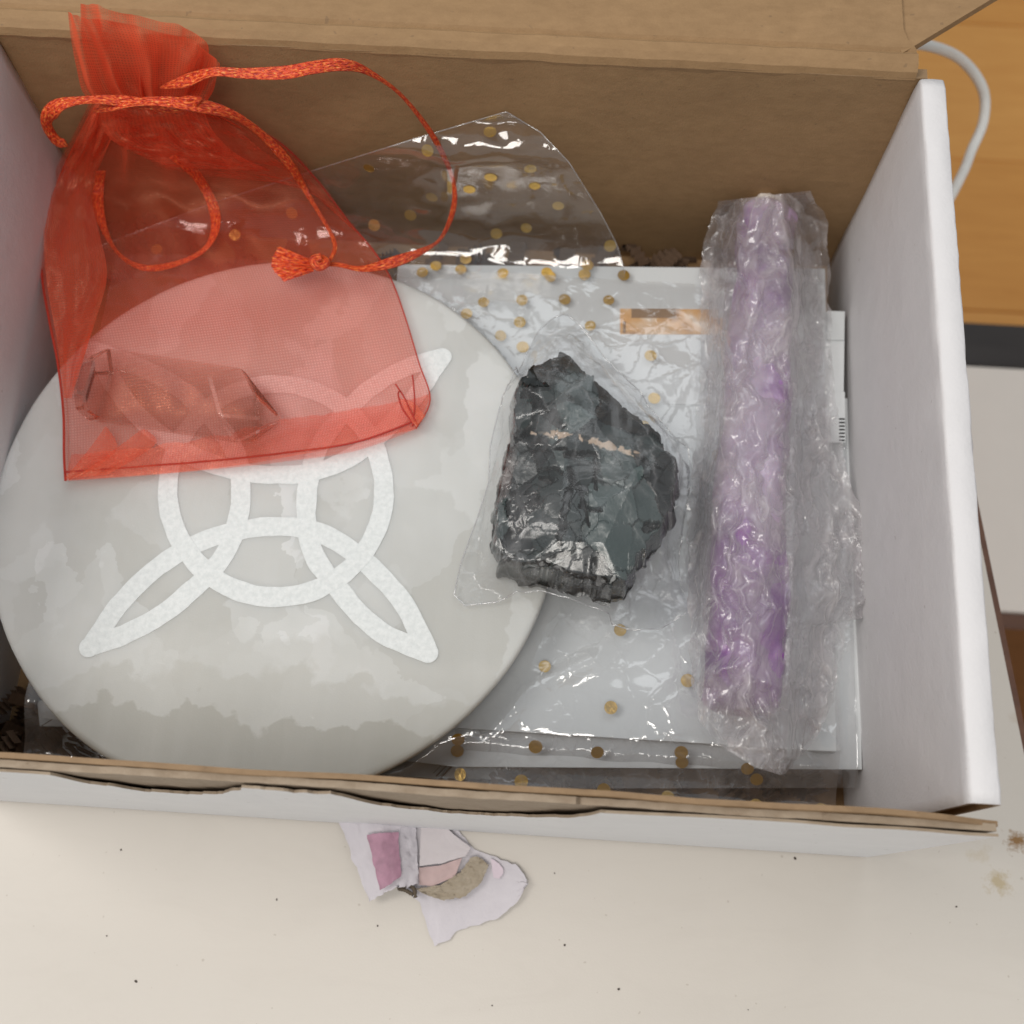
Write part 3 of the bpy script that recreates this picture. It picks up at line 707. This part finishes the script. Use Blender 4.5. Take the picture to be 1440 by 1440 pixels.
wl = [(1010, 283), (992, 330), (986, 372), (985, 430), (986, 500), (980, 570), (976, 640), (968, 700), (966, 760), (968, 830), (970, 900), (974, 970), (984, 1015), (1015, 1050), (1060, 1078), (1098, 1090)]
wr = [(1140, 268), (1160, 300), (1166, 360), (1167, 430), (1170, 500), (1176, 570), (1186, 640), (1200, 690), (1222, 750), (1236, 810), (1228, 868), (1196, 872), (1180, 930), (1172, 985), (1150, 1035), (1104, 1088)]
def wrapsheet(name, mat, dz, seed, inset):
    nu, nv = 130, 300; Lp, Rp = pl(wl, nv), pl(wr, nv); V = []
    for j in range(nv):
        for i in range(nu):
            s = i / (nu - 1); s2 = inset + s * (1 - 2 * inset)
            u, v = Lp[j] * (1 - s2) + Rp[j] * s2
            u += 5 * nz(v * .03, s * 3, seed) + 2 * nz(v * .1, s * 8, seed + 3)
            p0 = U(u, v, 3.3); t_ = np.clip((p0 - pA) @ ax / L, 0, 1); c = pA + ax * L * t_
            dx = (p0 - c) @ sx; rr = .86 + .14 * t_
            hb = math.sqrt(max(0, 1 - (dx / rr) ** 2)) * rr if abs(dx) < rr else 0
            edge_h = 2.42 + .55 * sm(0, .35, s) * sm(1, .55, s)
            zz = max(edge_h, 3.3 + hb + .04) if abs(dx) < rr else edge_h + .9 * math.exp(-((abs(dx) - rr) / .28))
            zz = zz if abs(dx) >= rr else max(zz, edge_h + .9 * math.exp(-((rr - abs(dx)) / 1e9)))
            x, y = u * .0165, v * .0165
            q = noise.voronoi(Vector((x * 1.2 + .4 * nz(x * 1.5, y * 1.5, seed), y * .7, seed)))[0]
            cr = (q[1] - q[0])
            rg = 1 - abs(nz(x * 1.1 + .3 * nz(x * 2, y * 2, 5), y * .5, seed * 1.7, 1, 2)) * 2.2
            zz += dz + .34 * (rg - .5) - .26 * cr + .012 * nz(x * 4, y * 3, seed + 8)
            d_ = ray(u, v); 
            p = U(u, v, max(zz, 2.4))
            if p[1] > 15.0: tt = (15.0 - CAM[1]) / d_[1]; p = CAM + tt * d_
            V.append(p)
    return mesh(name, V, gridF(nu, nv), mat, None)
wm = m_film("crumpled_bubble_film", .13, .06, .15, .36, .50, hazecol=(.76, .72, .73), crease=.42, stretch=(1, .45, 1), patch=.20)
wm2 = m_film("inner_bubble_film", .12, .05, .15, .34, .62, hazecol=(.76, .71, .73), crease=.32, stretch=(1, .6, 1), patch=.10)
ww = empty("crumpled_wrap"); tag(ww, "crumpled milky plastic wrap around the purple wand, flaring out to the right", "plastic wrap")
o = wrapsheet("outer_layer", wm, .10, 3.0, 0); o.parent = ww
o = wrapsheet("inner_layer", wm2, .03, 11.0, .06); o.parent = ww

# ------------------------------------------------------------------ the organza bag
def m_organza(name, alpha, colr=(.97, .145, .066), weave=True):
    t = NT(name); uv = t.n('TexCoord').outputs['UV']
    sx_ = t.n('SeparateXYZ', Vector=uv)
    ds = t.noise(t.co(100), .7, 2).outputs[0]
    th = lambda o, f: t.math('SINE', t.math('ADD', t.math('MULTIPLY', o, f), t.math('MULTIPLY', ds, 5.0)))
    a, b = th(sx_.outputs[0], 2 * math.pi * 15), th(sx_.outputs[1], 2 * math.pi * 15)
    wv = t.math('MAXIMUM', a, b)
    lw = t.n('LayerWeight', Blend=.5).outputs['Facing']
    cosv = t.math('MAXIMUM', t.math('SUBTRACT', 1, lw), .12)
    base = t.math('ADD', alpha, t.math('MULTIPLY', wv, .10))
    al = t.math('SUBTRACT', 1, t.math('POWER', t.math('SUBTRACT', 1, base, clamp=True), t.math('DIVIDE', .92, cosv)), clamp=True)
    gl = t.ramp(t.noise(t.co(100), 26, 2, .6).outputs[0], [(.60, 0), (.67, 1)])
    d = t.n('BsdfDiffuse', Color=colr); l = t.n('BsdfTranslucent', Color=colr)
    g = t.n('BsdfGlossy', Color=(1, .42, .26), Roughness=.38)
    s1 = t.n('MixShader'); t.set(s1.inputs[0], .42); t.set(s1.inputs[1], d); t.set(s1.inputs[2], l)
    s2 = t.n('MixShader'); t.set(s2.inputs[0], t.math('ADD', .16, t.math('MULTIPLY', gl, .55))); t.set(s2.inputs[1], s1); t.set(s2.inputs[2], g)
    tr = t.n('BsdfTransparent', Color=(1, .93, .92))
    ms = t.n('MixShader'); t.set(ms.inputs[0], al); t.set(ms.inputs[1], tr); t.set(ms.inputs[2], s2)
    return t.done(ms)
org = m_organza("red_organza", .125); org_d = m_organza("red_organza_gathered", .36, (.99, .16, .07))
ob = empty("organza_bag"); tag(ob, "sheer red drawstring pouch lying over the white disc, holding a clear crystal point", "pouch")
Lo = [(128, 140), (108, 180), (84, 225), (62, 280), (56, 330), (58, 390), (68, 450), (80, 510), (88, 580), (89, 640), (91, 676)]
Ro = [(282, 142), (345, 172), (400, 205), (448, 255), (490, 310), (528, 355), (552, 395), (572, 450), (590, 510), (606, 562), (586, 603)]
CRY = ((118, 540), (395, 560))
def bag_pt(s, t, layer):
    a = np.array([np.interp(t, tl_, Lp_[:, k]) for k in (0, 1)]); b = np.array([np.interp(t, tl_, Rp_[:, k]) for k in (0, 1)])
    bot = np.array((0, 14 * math.sin(s * math.pi) * t ** 6))
    u, v = a * (1 - s) + b * s + bot
    nk = (1 - t) ** 2.2
    u += 10 * nk * math.sin(s * 31 + layer * 2) * .5
    z = 3.46
    bul = math.sin(s * math.pi) ** .7 * sm(0, .25, t) * sm(1.0, .75, t)
    # drape over the crystal point
    du = (u - 255) / 175; dv = (v - 540) / 95
    cr = math.exp(-(du ** 4 + dv ** 4)) * 1.15
    if layer == 0: z += .10 + .40 * bul + cr * .85
    else: z += .02 - 0 * bul
    fold = .10 * nk * math.sin(s * 38 + 3 * nz(s * 3, t * 2, layer)) + .18 * (1 - t) * nz(s * 7, t * 2.2, 4 + layer) + .05 * nz(s * 9, t * 9, 8 + layer)
    z += fold if layer == 0 else fold * .4
    wall = 15.05 - (.55 * bul + .35 if layer == 0 else .05) + (fold * 1.6 if layer == 0 else fold * .5)
    if z < 3.40 and t > .3: z = 3.40
    return UB(u, v, z, wall, 1.2)
Lp_, Rp_ = crom(Lo, 60), crom(Ro, 60); tl_ = np.linspace(0, 1, 60)
for nm, ly in (("front_cloth", 0), ("rear_cloth", 1)):
    nu, nv = 120, 130; V = []; UV = []
    for j in range(nv):
        for i in range(nu):
            p = bag_pt(i / (nu - 1), j / (nv - 1), ly); V.append(p); UV.append((i / (nu - 1) * 8.4, j / (nv - 1) * 11))
    mesh(nm, V, gridF(nu, nv), org, ob, True, UV)
# gathered left side: the cloth doubled over in a pleat
def strip(name, Lq, Rq, nu, nv, zoff, mat, seed, amp=.08, wall=14.6):
    A, B = crom(Lq, nv), crom(Rq, nv); V = []; UV = []
    for j in range(nv):
        for i in range(nu):
            s = i / (nu - 1); u, v = A[j] * (1 - s) + B[j] * s
            z = 3.75 + zoff + amp * nz(s * 4, j * .12, seed) + amp * .6 * math.sin(s * 9 + j * .05)
            V.append(UB(u, v, z, wall - zoff + amp * 2 * nz(s * 5, j * .15, seed + 2), .8)); UV.append((s * 1.6, j * .1))
    return mesh(name, V, gridF(nu, nv), mat, ob, True, UV)
strip("pleat", [(132, 150), (105, 200), (78, 260), (62, 320), (66, 400), (80, 480), (90, 560)], [(180, 155), (150, 210), (130, 270), (140, 330), (150, 390), (128, 470), (100, 560)], 24, 90, .05, org_d, 3)
strip("pleat", [(150, 150), (180, 200), (230, 235), (320, 250), (420, 262), (490, 318)], [(275, 145), (330, 180), (380, 220), (430, 250), (470, 290), (500, 325)], 24, 70, .10, org, 8, .12)
strip("pleat", [(140, 150), (150, 190), (190, 215), (240, 235)], [(285, 150), (300, 185), (330, 215), (380, 240)], 24, 40, .14, org_d, 12, .12)
# stitched bottom hem, the seam allowance turned in
hemb = [(91, 676), (200, 668), (300, 660), (400, 649), (500, 634), (586, 603)]
hemt = [(100, 640), (210, 628), (310, 612), (400, 590), (500, 575), (606, 556)]
def hem(name, A_, B_, zoff, mat, nu=90, nv=14):
    A, B = crom(A_, nu), crom(B_, nu); V = []; UV = []
    for j in range(nv):
        for i in range(nu):
            t = j / (nv - 1); u, v = A[i] * (1 - t) + B[i] * t; v += 5 * t * nz(i * .2, 3, 2)
            V.append(U(u, v, 3.50 + zoff + .03 * nz(i * .15, t * 2, 5) + .2 * t * math.exp(-((u - 260) / 150) ** 2))); UV.append((i * .11, t * .9))
    return mesh(name, V, gridF(nu, nv), mat, ob, True, UV)
hem("hem", hemb, hemt, .06, m_organza("red_organza_hem", .26, (.90, .10, .05)))
thread = m_plain("dark_red_thread", (.42, .022, .012), .6, .2, 20)
seam = [np.array(U(u, v - 12, 3.60)) + np.array((0, 0, .012 * (i % 2))) for i, (u, v) in enumerate(crom(hemb, 120))]
tube("seam_stitch", seam, .022, thread, ob, 6)
tube("side_seam", [UB(u + 1, v, 3.52, 14.6) for u, v in crom(Lo[3:], 60)], .03, thread, ob, 6)
tube("side_seam", [UB(u - 1, v, 3.52, 14.6) for u, v in crom(Ro, 60)], .016, thread, ob, 6)
for q in ([(588, 600), (576, 575), (568, 558), (556, 540)], [(580, 600), (583, 570), (582, 545), (580, 527)], [(583, 598), (566, 575), (560, 555), (562, 550)]):
    tube("loose_thread", [U(u, v, 3.66 + .02 * i) for i, (u, v) in enumerate(crom(q, 14))], .018, thread, ob, 6)
# corner tucks where the seam allowance shows through
strip("corner_tuck", [(92, 672), (110, 650), (130, 625), (148, 600)], [(100, 674), (140, 655), (165, 630), (152, 602)], 8, 20, -.12, org_d, 31, .02)
strip("corner_tuck", [(105, 672), (140, 648), (175, 622), (200, 603)], [(150, 668), (190, 645), (220, 622), (206, 604)], 8, 20, -.12, org_d, 33, .02)
strip("corner_tuck", [(586, 600), (572, 585), (563, 570), (560, 560)], [(598, 585), (590, 575), (580, 565), (562, 560)], 8, 14, -.05, org_d, 35, .02)
# ruffle above the drawstring
RL = [(128, 145), (112, 128), (104, 95), (97, 55), (93, 17)]; RR = [(285, 145), (296, 125), (300, 105), (304, 92), (300, 84)]
def ruffle(name, RLq, RRq, topq, seed, off, mat):
    nu, nv = 110, 46; A, B = crom(RLq, nv), crom(RRq, nv); T = crom(topq, nu); V = []; UV = []
    for j in range(nv):
        t = j / (nv - 1)
        for i in range(nu):
            s = i / (nu - 1); q = A[j] * (1 - s) + B[j] * s; lin = A[-1] * (1 - s) + B[-1] * s
            q = q + (T[i] - lin) * t ** 1.3
            q = q + np.array((5 * math.sin(s * 26 + seed) * (1 - t * .4), 3 * nz(s * 8, t * 3, seed)))
            f = .16 * math.sin(s * 30 + seed + 2 * nz(s * 3, t, seed)) * (1 - .35 * t) + .18 * nz(s * 6, t * 2, seed + 4)
            V.append(UB(q[0], q[1], 3.6, 14.75 - off + f, .5)); UV.append((s * 5, t * 2.4))
    return mesh(name, V, gridF(nu, nv), mat, ob, True, UV)
ruffle("ruffle", RL, RR, [(93, 17), (105, 20), (118, 26), (150, 28), (200, 40), (250, 50), (285, 66), (303, 86)], 1.0, .25, org_d)
ruffle("ruffle", [(p[0] + 16, p[1] - 6) for p in RL], [(p[0] - 4, p[1] - 6) for p in RR], [(116, 5), (132, 6), (160, 15), (200, 24), (240, 33), (270, 42), (290, 64), (300, 80)], 5.0, .0, org_d)
# drawstring: satin ribbon
def m_satin():
    t = NT("orange_red_satin"); uv = t.n('TexCoord').outputs['UV']; mp = t.n('Mapping', Vector=uv); mp.inputs['Scale'].default_value = (4.2, 9, 1)
    f = t.noise(mp.outputs[0], 2.2, 2, .55, .4).outputs[0]
    k = t.ramp(f, [(.36, (.40, .018, .005)), (.50, (.72, .060, .012)), (.62, (.86, .17, .030)), (.74, (.95, .46, .14))])
    return t.done(t.pr(Base__Color=k, Roughness=.38, Normal=t.bump(f, .7, .0012)))
satin = m_satin()
def rib(name, pts, wd, zs, wall, rf, n=90, flat=.07, tw=lambda f: .8 * math.sin(f * 11)):
    C = crom(pts, n); Z = np.interp(np.linspace(0, 1, n), np.linspace(0, 1, len(zs)), zs); Wl = np.interp(np.linspace(0, 1, n), np.linspace(0, 1, len(wall)), wall)
    P = [UB(u, v, z, wl_, .5) for (u, v), z, wl_ in zip(C, Z, Wl)]
    return tube(name, P, wd, satin, ob, 12, flat, (0, -.6, .8), rf, 1.0, tw)
rib("drawstring", [(225, 124), (265, 112), (300, 101), (345, 103), (400, 102), (440, 95), (480, 91), (515, 100), (560, 130), (600, 178), (628, 228), (639, 265), (636, 300), (620, 335), (596, 352), (555, 368), (510, 378), (475, 372), (455, 372)],
    .15, [3.6, 4.0, 4.3, 4.4, 4.4, 4.4, 4.3, 4.2], [14.2, 14.2, 14.5, 14.7, 14.8, 14.8], lambda f: min(1, f / .06 + .1) * (1.05 + .1 * math.sin(f * 40)) - .62 * sm(.22, .50, f) + .38 * math.exp(-((f - .83) / .06) ** 2) - .1 * sm(.92, 1, f), 130)
rib("drawstring", [(130, 158), (170, 146), (215, 142), (262, 146), (305, 154), (340, 168), (375, 195), (408, 232), (437, 280), (462, 322), (471, 345), (466, 362), (455, 374)],
    .15, [3.7, 4.2, 4.3, 4.2, 4.25, 4.3], [13.9, 13.9, 14.1, 14.3, 14.3], lambda f: (.95 - .60 * sm(.5, .72, f)) * min(1, f / .08 + .1), 110)
rib("drawstring", [(242, 218), (275, 245), (298, 285), (303, 320), (288, 350), (250, 370), (205, 377), (170, 360), (148, 325), (138, 285), (142, 240)],
    .12, [3.6] * 4, [14.45] * 3, lambda f: .9 + .25 * math.sin(f * 9), 90)
rib("neck_band", [(285, 138), (240, 150), (180, 143), (130, 140), (90, 146), (70, 160), (66, 176), (78, 196), (95, 205)], .16, [3.8] * 3, [13.95] * 3, lambda f: (.9 + .2 * math.sin(f * 14)) * min(1, f / .06 + .05, (1 - f) / .06 + .05), 80, .22)
# knot and frayed end
kp = UB(450, 372, 4.32, 14.3)
V = []; 
kc = crom([kp + np.array(d) for d in ((-.16, 0, 0), (0, .13, .05), (.17, 0, .1), (0, -.14, .12), (-.13, .02, .16), (.05, .1, .17))], 50)
tube("knot", kc, .10, satin, ob, 10, .8)
fr = [((440, 372), (420, 362), (388, 352)), ((440, 374), (418, 370), (384, 362)), ((441, 377), (416, 378), (390, 374)), ((442, 380), (420, 384), (396, 384)), ((443, 382), (424, 388), (402, 392)), ((440, 373), (415, 360), (398, 350))]
Vt = []; Ft = []; UVt = []
nu, nv = 40, 26
for j in range(nv):
    t = j / (nv - 1)
    for i in range(nu):
        s = i / (nu - 1); a = np.array((441, 366 + s * 16.0)); b = np.array((392 - 10 * math.sin(s * 3.1) + 20 * max(0, s - .6) + 4 * nz(s * 30, 1), 346 + s * 50)); q = a * (1 - t) + b * t
        Vt.append(U(q[0], q[1], 4.30 + .03 * math.sin(s * 30) * (1 - t * .3) + .02 * nz(s * 9, t * 5))); UVt.append((t * .8, s))
mesh("frayed_end", Vt, gridF(nu, nv), satin, ob, True, UVt)

# ------------------------------------------------------------------ the crystal point inside the pouch
def crystal():
    zb = 3.50
    A0, B0 = U(122, 545, zb)[:2], U(394, 590, zb)[:2]
    c0 = U(140, 552, zb)[:2]; ax2 = np.array(U(404, 592, zb)[:2]) - c0; Lc = np.linalg.norm(ax2); ax2 /= Lc; nn = np.array((-ax2[1], ax2[0]))
    hw = .92; hh = .50
    hexa = [(-1, .5), (-.55, 1.0), (.45, 1.0), (1.0, .55), (.6, 0), (-.7, 0)]
    def sec(f, k, lift=0): return [tuple(c0 + ax2 * f * Lc + nn * y * hw * k) + (zb + (z * hh * 2 * k) + lift,) for y, z in hexa]
    V = sec(-.05, .74, .1) + sec(.03, 1) + [tuple(c0 + ax2 * (q * Lc) + nn * y * hw) + (zb + z * hh * 2,) for (y, z), q in zip(hexa, (.80, .73, .62, .74, .80, .86))]
    tip = c0 + ax2 * Lc - nn * .12
    V.append((tip[0], tip[1], zb + .30))
    F = [tuple(range(5, -1, -1))]
    for r in range(2):
        for k in range(6): F.append((r * 6 + k, r * 6 + (k + 1) % 6, r * 6 + 6 + (k + 1) % 6, r * 6 + 6 + k))
    for k in range(6): F.append((12 + k, 12 + (k + 1) % 6, 18))
    t = NT("smoky_quartz"); c = t.co(100)
    ab = t.n('VolumeAbsorption', Color=(.62, .55, .52), Density=38)
    g = t.n('BsdfGlass', Color=(.97, .95, .93), Roughness=.0, IOR=1.5)
    tp = t.n('BsdfTransparent', Color=(.96, .925, .91)); mx = t.n('MixShader'); t.set(mx.inputs[0], .12); t.set(mx.inputs[1], tp); t.set(mx.inputs[2], g)
    m = t.done(mx); t.t.links.new(ab.outputs[0], t.out.inputs['Volume'])
    import bmesh
    bm = bmesh.new(); vs = [bm.verts.new(Vector(v) * CM) for v in V]
    for f in F: bm.faces.new([vs[i] for i in f])
    bmesh.ops.recalc_face_normals(bm, faces=bm.faces[:])
    bmesh.ops.bevel(bm, geom=bm.edges[:], offset=.045 * CM, segments=1, affect='EDGES')
    me = bpy.data.meshes.new("crystal_point"); bm.to_mesh(me); bm.free()
    t3 = NT("polished_edge"); gl3 = t3.done(t3.n("BsdfGlass", Color=(1, .97, .95), Roughness=.02, IOR=1.45))
    t2 = NT("painted_dark_facet"); tp2 = t2.n('BsdfTransparent', Color=(.30, .20, .18)); g2 = t2.n('BsdfGlass', Color=(.6, .5, .48), Roughness=0, IOR=1.5)  # dark refraction at the tip, put into the tint of this facet
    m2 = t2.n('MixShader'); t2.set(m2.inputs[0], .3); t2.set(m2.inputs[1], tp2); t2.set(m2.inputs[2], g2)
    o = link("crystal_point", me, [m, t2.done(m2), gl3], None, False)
    tv_ = Vector((tip[0], tip[1], zb + .3)) * CM
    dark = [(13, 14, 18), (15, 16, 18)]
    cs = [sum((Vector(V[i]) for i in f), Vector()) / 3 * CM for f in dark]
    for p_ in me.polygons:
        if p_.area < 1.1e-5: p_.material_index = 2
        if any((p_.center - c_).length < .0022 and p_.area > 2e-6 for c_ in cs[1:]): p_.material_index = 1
    return o
tag(crystal(), "clear smoky faceted crystal point lying inside the sheer red pouch", "crystal")

# ------------------------------------------------------------------ torn paper on the table, crumbs
lp_white = m_plain("label_paper", (.60, .565, .60), .6, .3, 6, .10)
lb = empty("torn_label"); tag(lb, "torn scrap of white and pink printed paper lying on the table before the box", "paper scrap")
def curvedsheet(name, pts_top, pts_bot, zt, zb, mat, nu=24, nv=18, amp=.05, seed=1, thick=.012, jit=1.2):
    A, B = pl(pts_top, nu), pl(pts_bot, nu); V = []
    for j in range(nv):
        t = j / (nv - 1)
        for i in range(nu):
            u, v = A[i] * (1 - t) + B[i] * t
            u += jit * nz(i * .45, t * 7, seed + 1, 1, 4); v += jit * nz(i * .45, t * 7, seed + 5, 1, 4)
            V.append(U(u, v, zt(i / (nu - 1), t) + amp * nz(i * .2, t * 3, seed)))
    N = len(V); V += [v - np.array((0, 0, thick)) for v in V]
    F = gridF(nu, nv); F = F + [tuple(x + N for x in f[::-1]) for f in F]
    return mesh(name, V, F, mat, lb, True)
curvedsheet("label_sheet", [(560, 1150), (630, 1152), (668, 1195), (700, 1206), (728, 1218), (742, 1238)], [(560, 1240), (592, 1272), (603, 1312), (612, 1333), (650, 1306), (700, 1292), (728, 1268), (741, 1244)], lambda s, t: .06 + .14 * sm(.6, 1, s), 0, lp_white, 40, 30, .022, 2, .012, 3)
curvedsheet("folded_strip", [(474, 1148), (530, 1150), (584, 1152)], [(519, 1268), (552, 1250), (589, 1243)], lambda s, t: .16 + .30 * math.sin(s * 3.1) + .1 * t + .05 * nz(s * 4, t * 4, 3), 0, lp_white, 30, 24, .03, 5, .012, 4)
pinkm = m_plain("pink_print", (.40, .215, .29), .55, .15, 16, .55)
pink2 = m_plain("pale_pink_print", (.50, .36, .35), .55, .15, 14, .3)
curvedsheet("pink_panel", [(516, 1174), (538, 1171), (560, 1170)], [(534, 1252), (548, 1244), (564, 1232)], lambda s, t: .33 + .30 * math.sin((.36 + .42 * s) * 3.1) + .1 * (.2 + .6 * t), 0, pinkm, 16, 14, .02, 5, .012, 2)
curvedsheet("pink_patch", [(589, 1220), (615, 1218), (650, 1206)], [(589, 1244), (610, 1246), (640, 1232)], lambda s, t: .20, 0, pink2, 12, 8, .02, 8)
curvedsheet("raw_torn_fibre", [(584, 1250), (620, 1244), (648, 1226), (662, 1206), (672, 1204)], [(598, 1258), (622, 1266), (652, 1262), (676, 1242), (688, 1216)], lambda s, t: .24 + .03 * nz(s * 30, t * 20), 0, m_kraft("raw_fibre", (.46, .40, .32), (.30, .235, .16)), 50, 18, .04, 11, .012, 2.2)
curvedsheet("pale_panel", [(592, 1158), (622, 1160), (662, 1192)], [(590, 1218), (620, 1214), (655, 1204)], lambda s, t: .21, 0, m_plain("pale_pink_paper", (.585, .535, .545), .6, .3, 7, .10), 12, 10, .02, 4)
for q in ([(556, 1244), (566, 1247), (574, 1245), (582, 1250), (584, 1262)], [(560, 1250), (570, 1252), (580, 1258)]):
    tube("dark_tear", [U(u, v, .30 + .02 * (i % 2)) for i, (u, v) in enumerate(crom(q, 14))], .05, m_plain("dark_fibre_%d" % len(q), (.10, .075, .05), .8), lb, 6, .6, None, lambda f: .6 + .5 * abs(math.sin(f * 17)))
curvedsheet("small_pink_print", [(690, 1208), (700, 1212), (708, 1222)], [(694, 1234), (702, 1236), (708, 1226)], lambda s, t: .20, 0, m_plain("faint_pink_print", (.64, .54, .60), .6), 8, 6, .0, 4)  # small faint pink patch on the label sheet

crumb_m = m_plain("dark_crumb", (.06, .045, .035), .8, .3, 20, .4)
cr_px = [(191, 1380, 3.2, "largest dark crumb on the cream tabletop, at the lower left"), (870, 1391, 2.6, "dark crumb at the bottom middle of the tabletop, below the torn label"),
         (170, 1195, 2, "thin dark crumb near the left end of the box front wall"), (389, 1265, 2.2, "dark flake left of the torn pink label"),
         (531, 1302, 1.8, "small dark crumb just below the folded end of the torn label"), (780, 1228, 1.6, "small dark crumb just right of the torn label"),
         (794, 1329, 2, "dark crumb right of and below the torn label's tip"), (1118, 1207, 3.0, "blackish crumb touching the box front at the lower right corner"),
         (692, 1414, 1.5, "small crumb at the bottom edge of the photo, straight below the torn label"), (1052, 1420, 1.3, "faint crumb at the bottom edge right of the middle"),
         (1345, 1275, 1.6, "small crumb beside the brown stains on the right of the table"), (150, 1316, 1.4, "faint tiny crumb above the largest crumb at lower left")]
proto = None
for (u, v, r, lab) in cr_px:
    p = U(u, v, .012)
    if proto is None:
        V = []; ns, nr = 8, 6
        for j in range(nr):
            ph = math.pi * j / (nr - 1)
            for k in range(ns):
                a = k / ns * 2 * math.pi; q = 1 + .35 * nz(math.cos(a) * 2, math.sin(a) * 2, ph)
                V.append((math.sin(ph) * math.cos(a) * .0125 * q, math.sin(ph) * math.sin(a) * .0125 * q, math.cos(ph) * .009 * q))
        o = proto = mesh("crumb", V, gridF(ns, nr, closed=True), crumb_m, None)
    else:
        o = proto.copy(); col.objects.link(o)
    tag(o, lab, "crumb", "crumbs on the tabletop")
    o.location = Vector(p) * CM; o.scale = (r, r * RND.uniform(.5, 1.1), r * .8); o.rotation_euler = (0, 0, RND.uniform(0, 3))
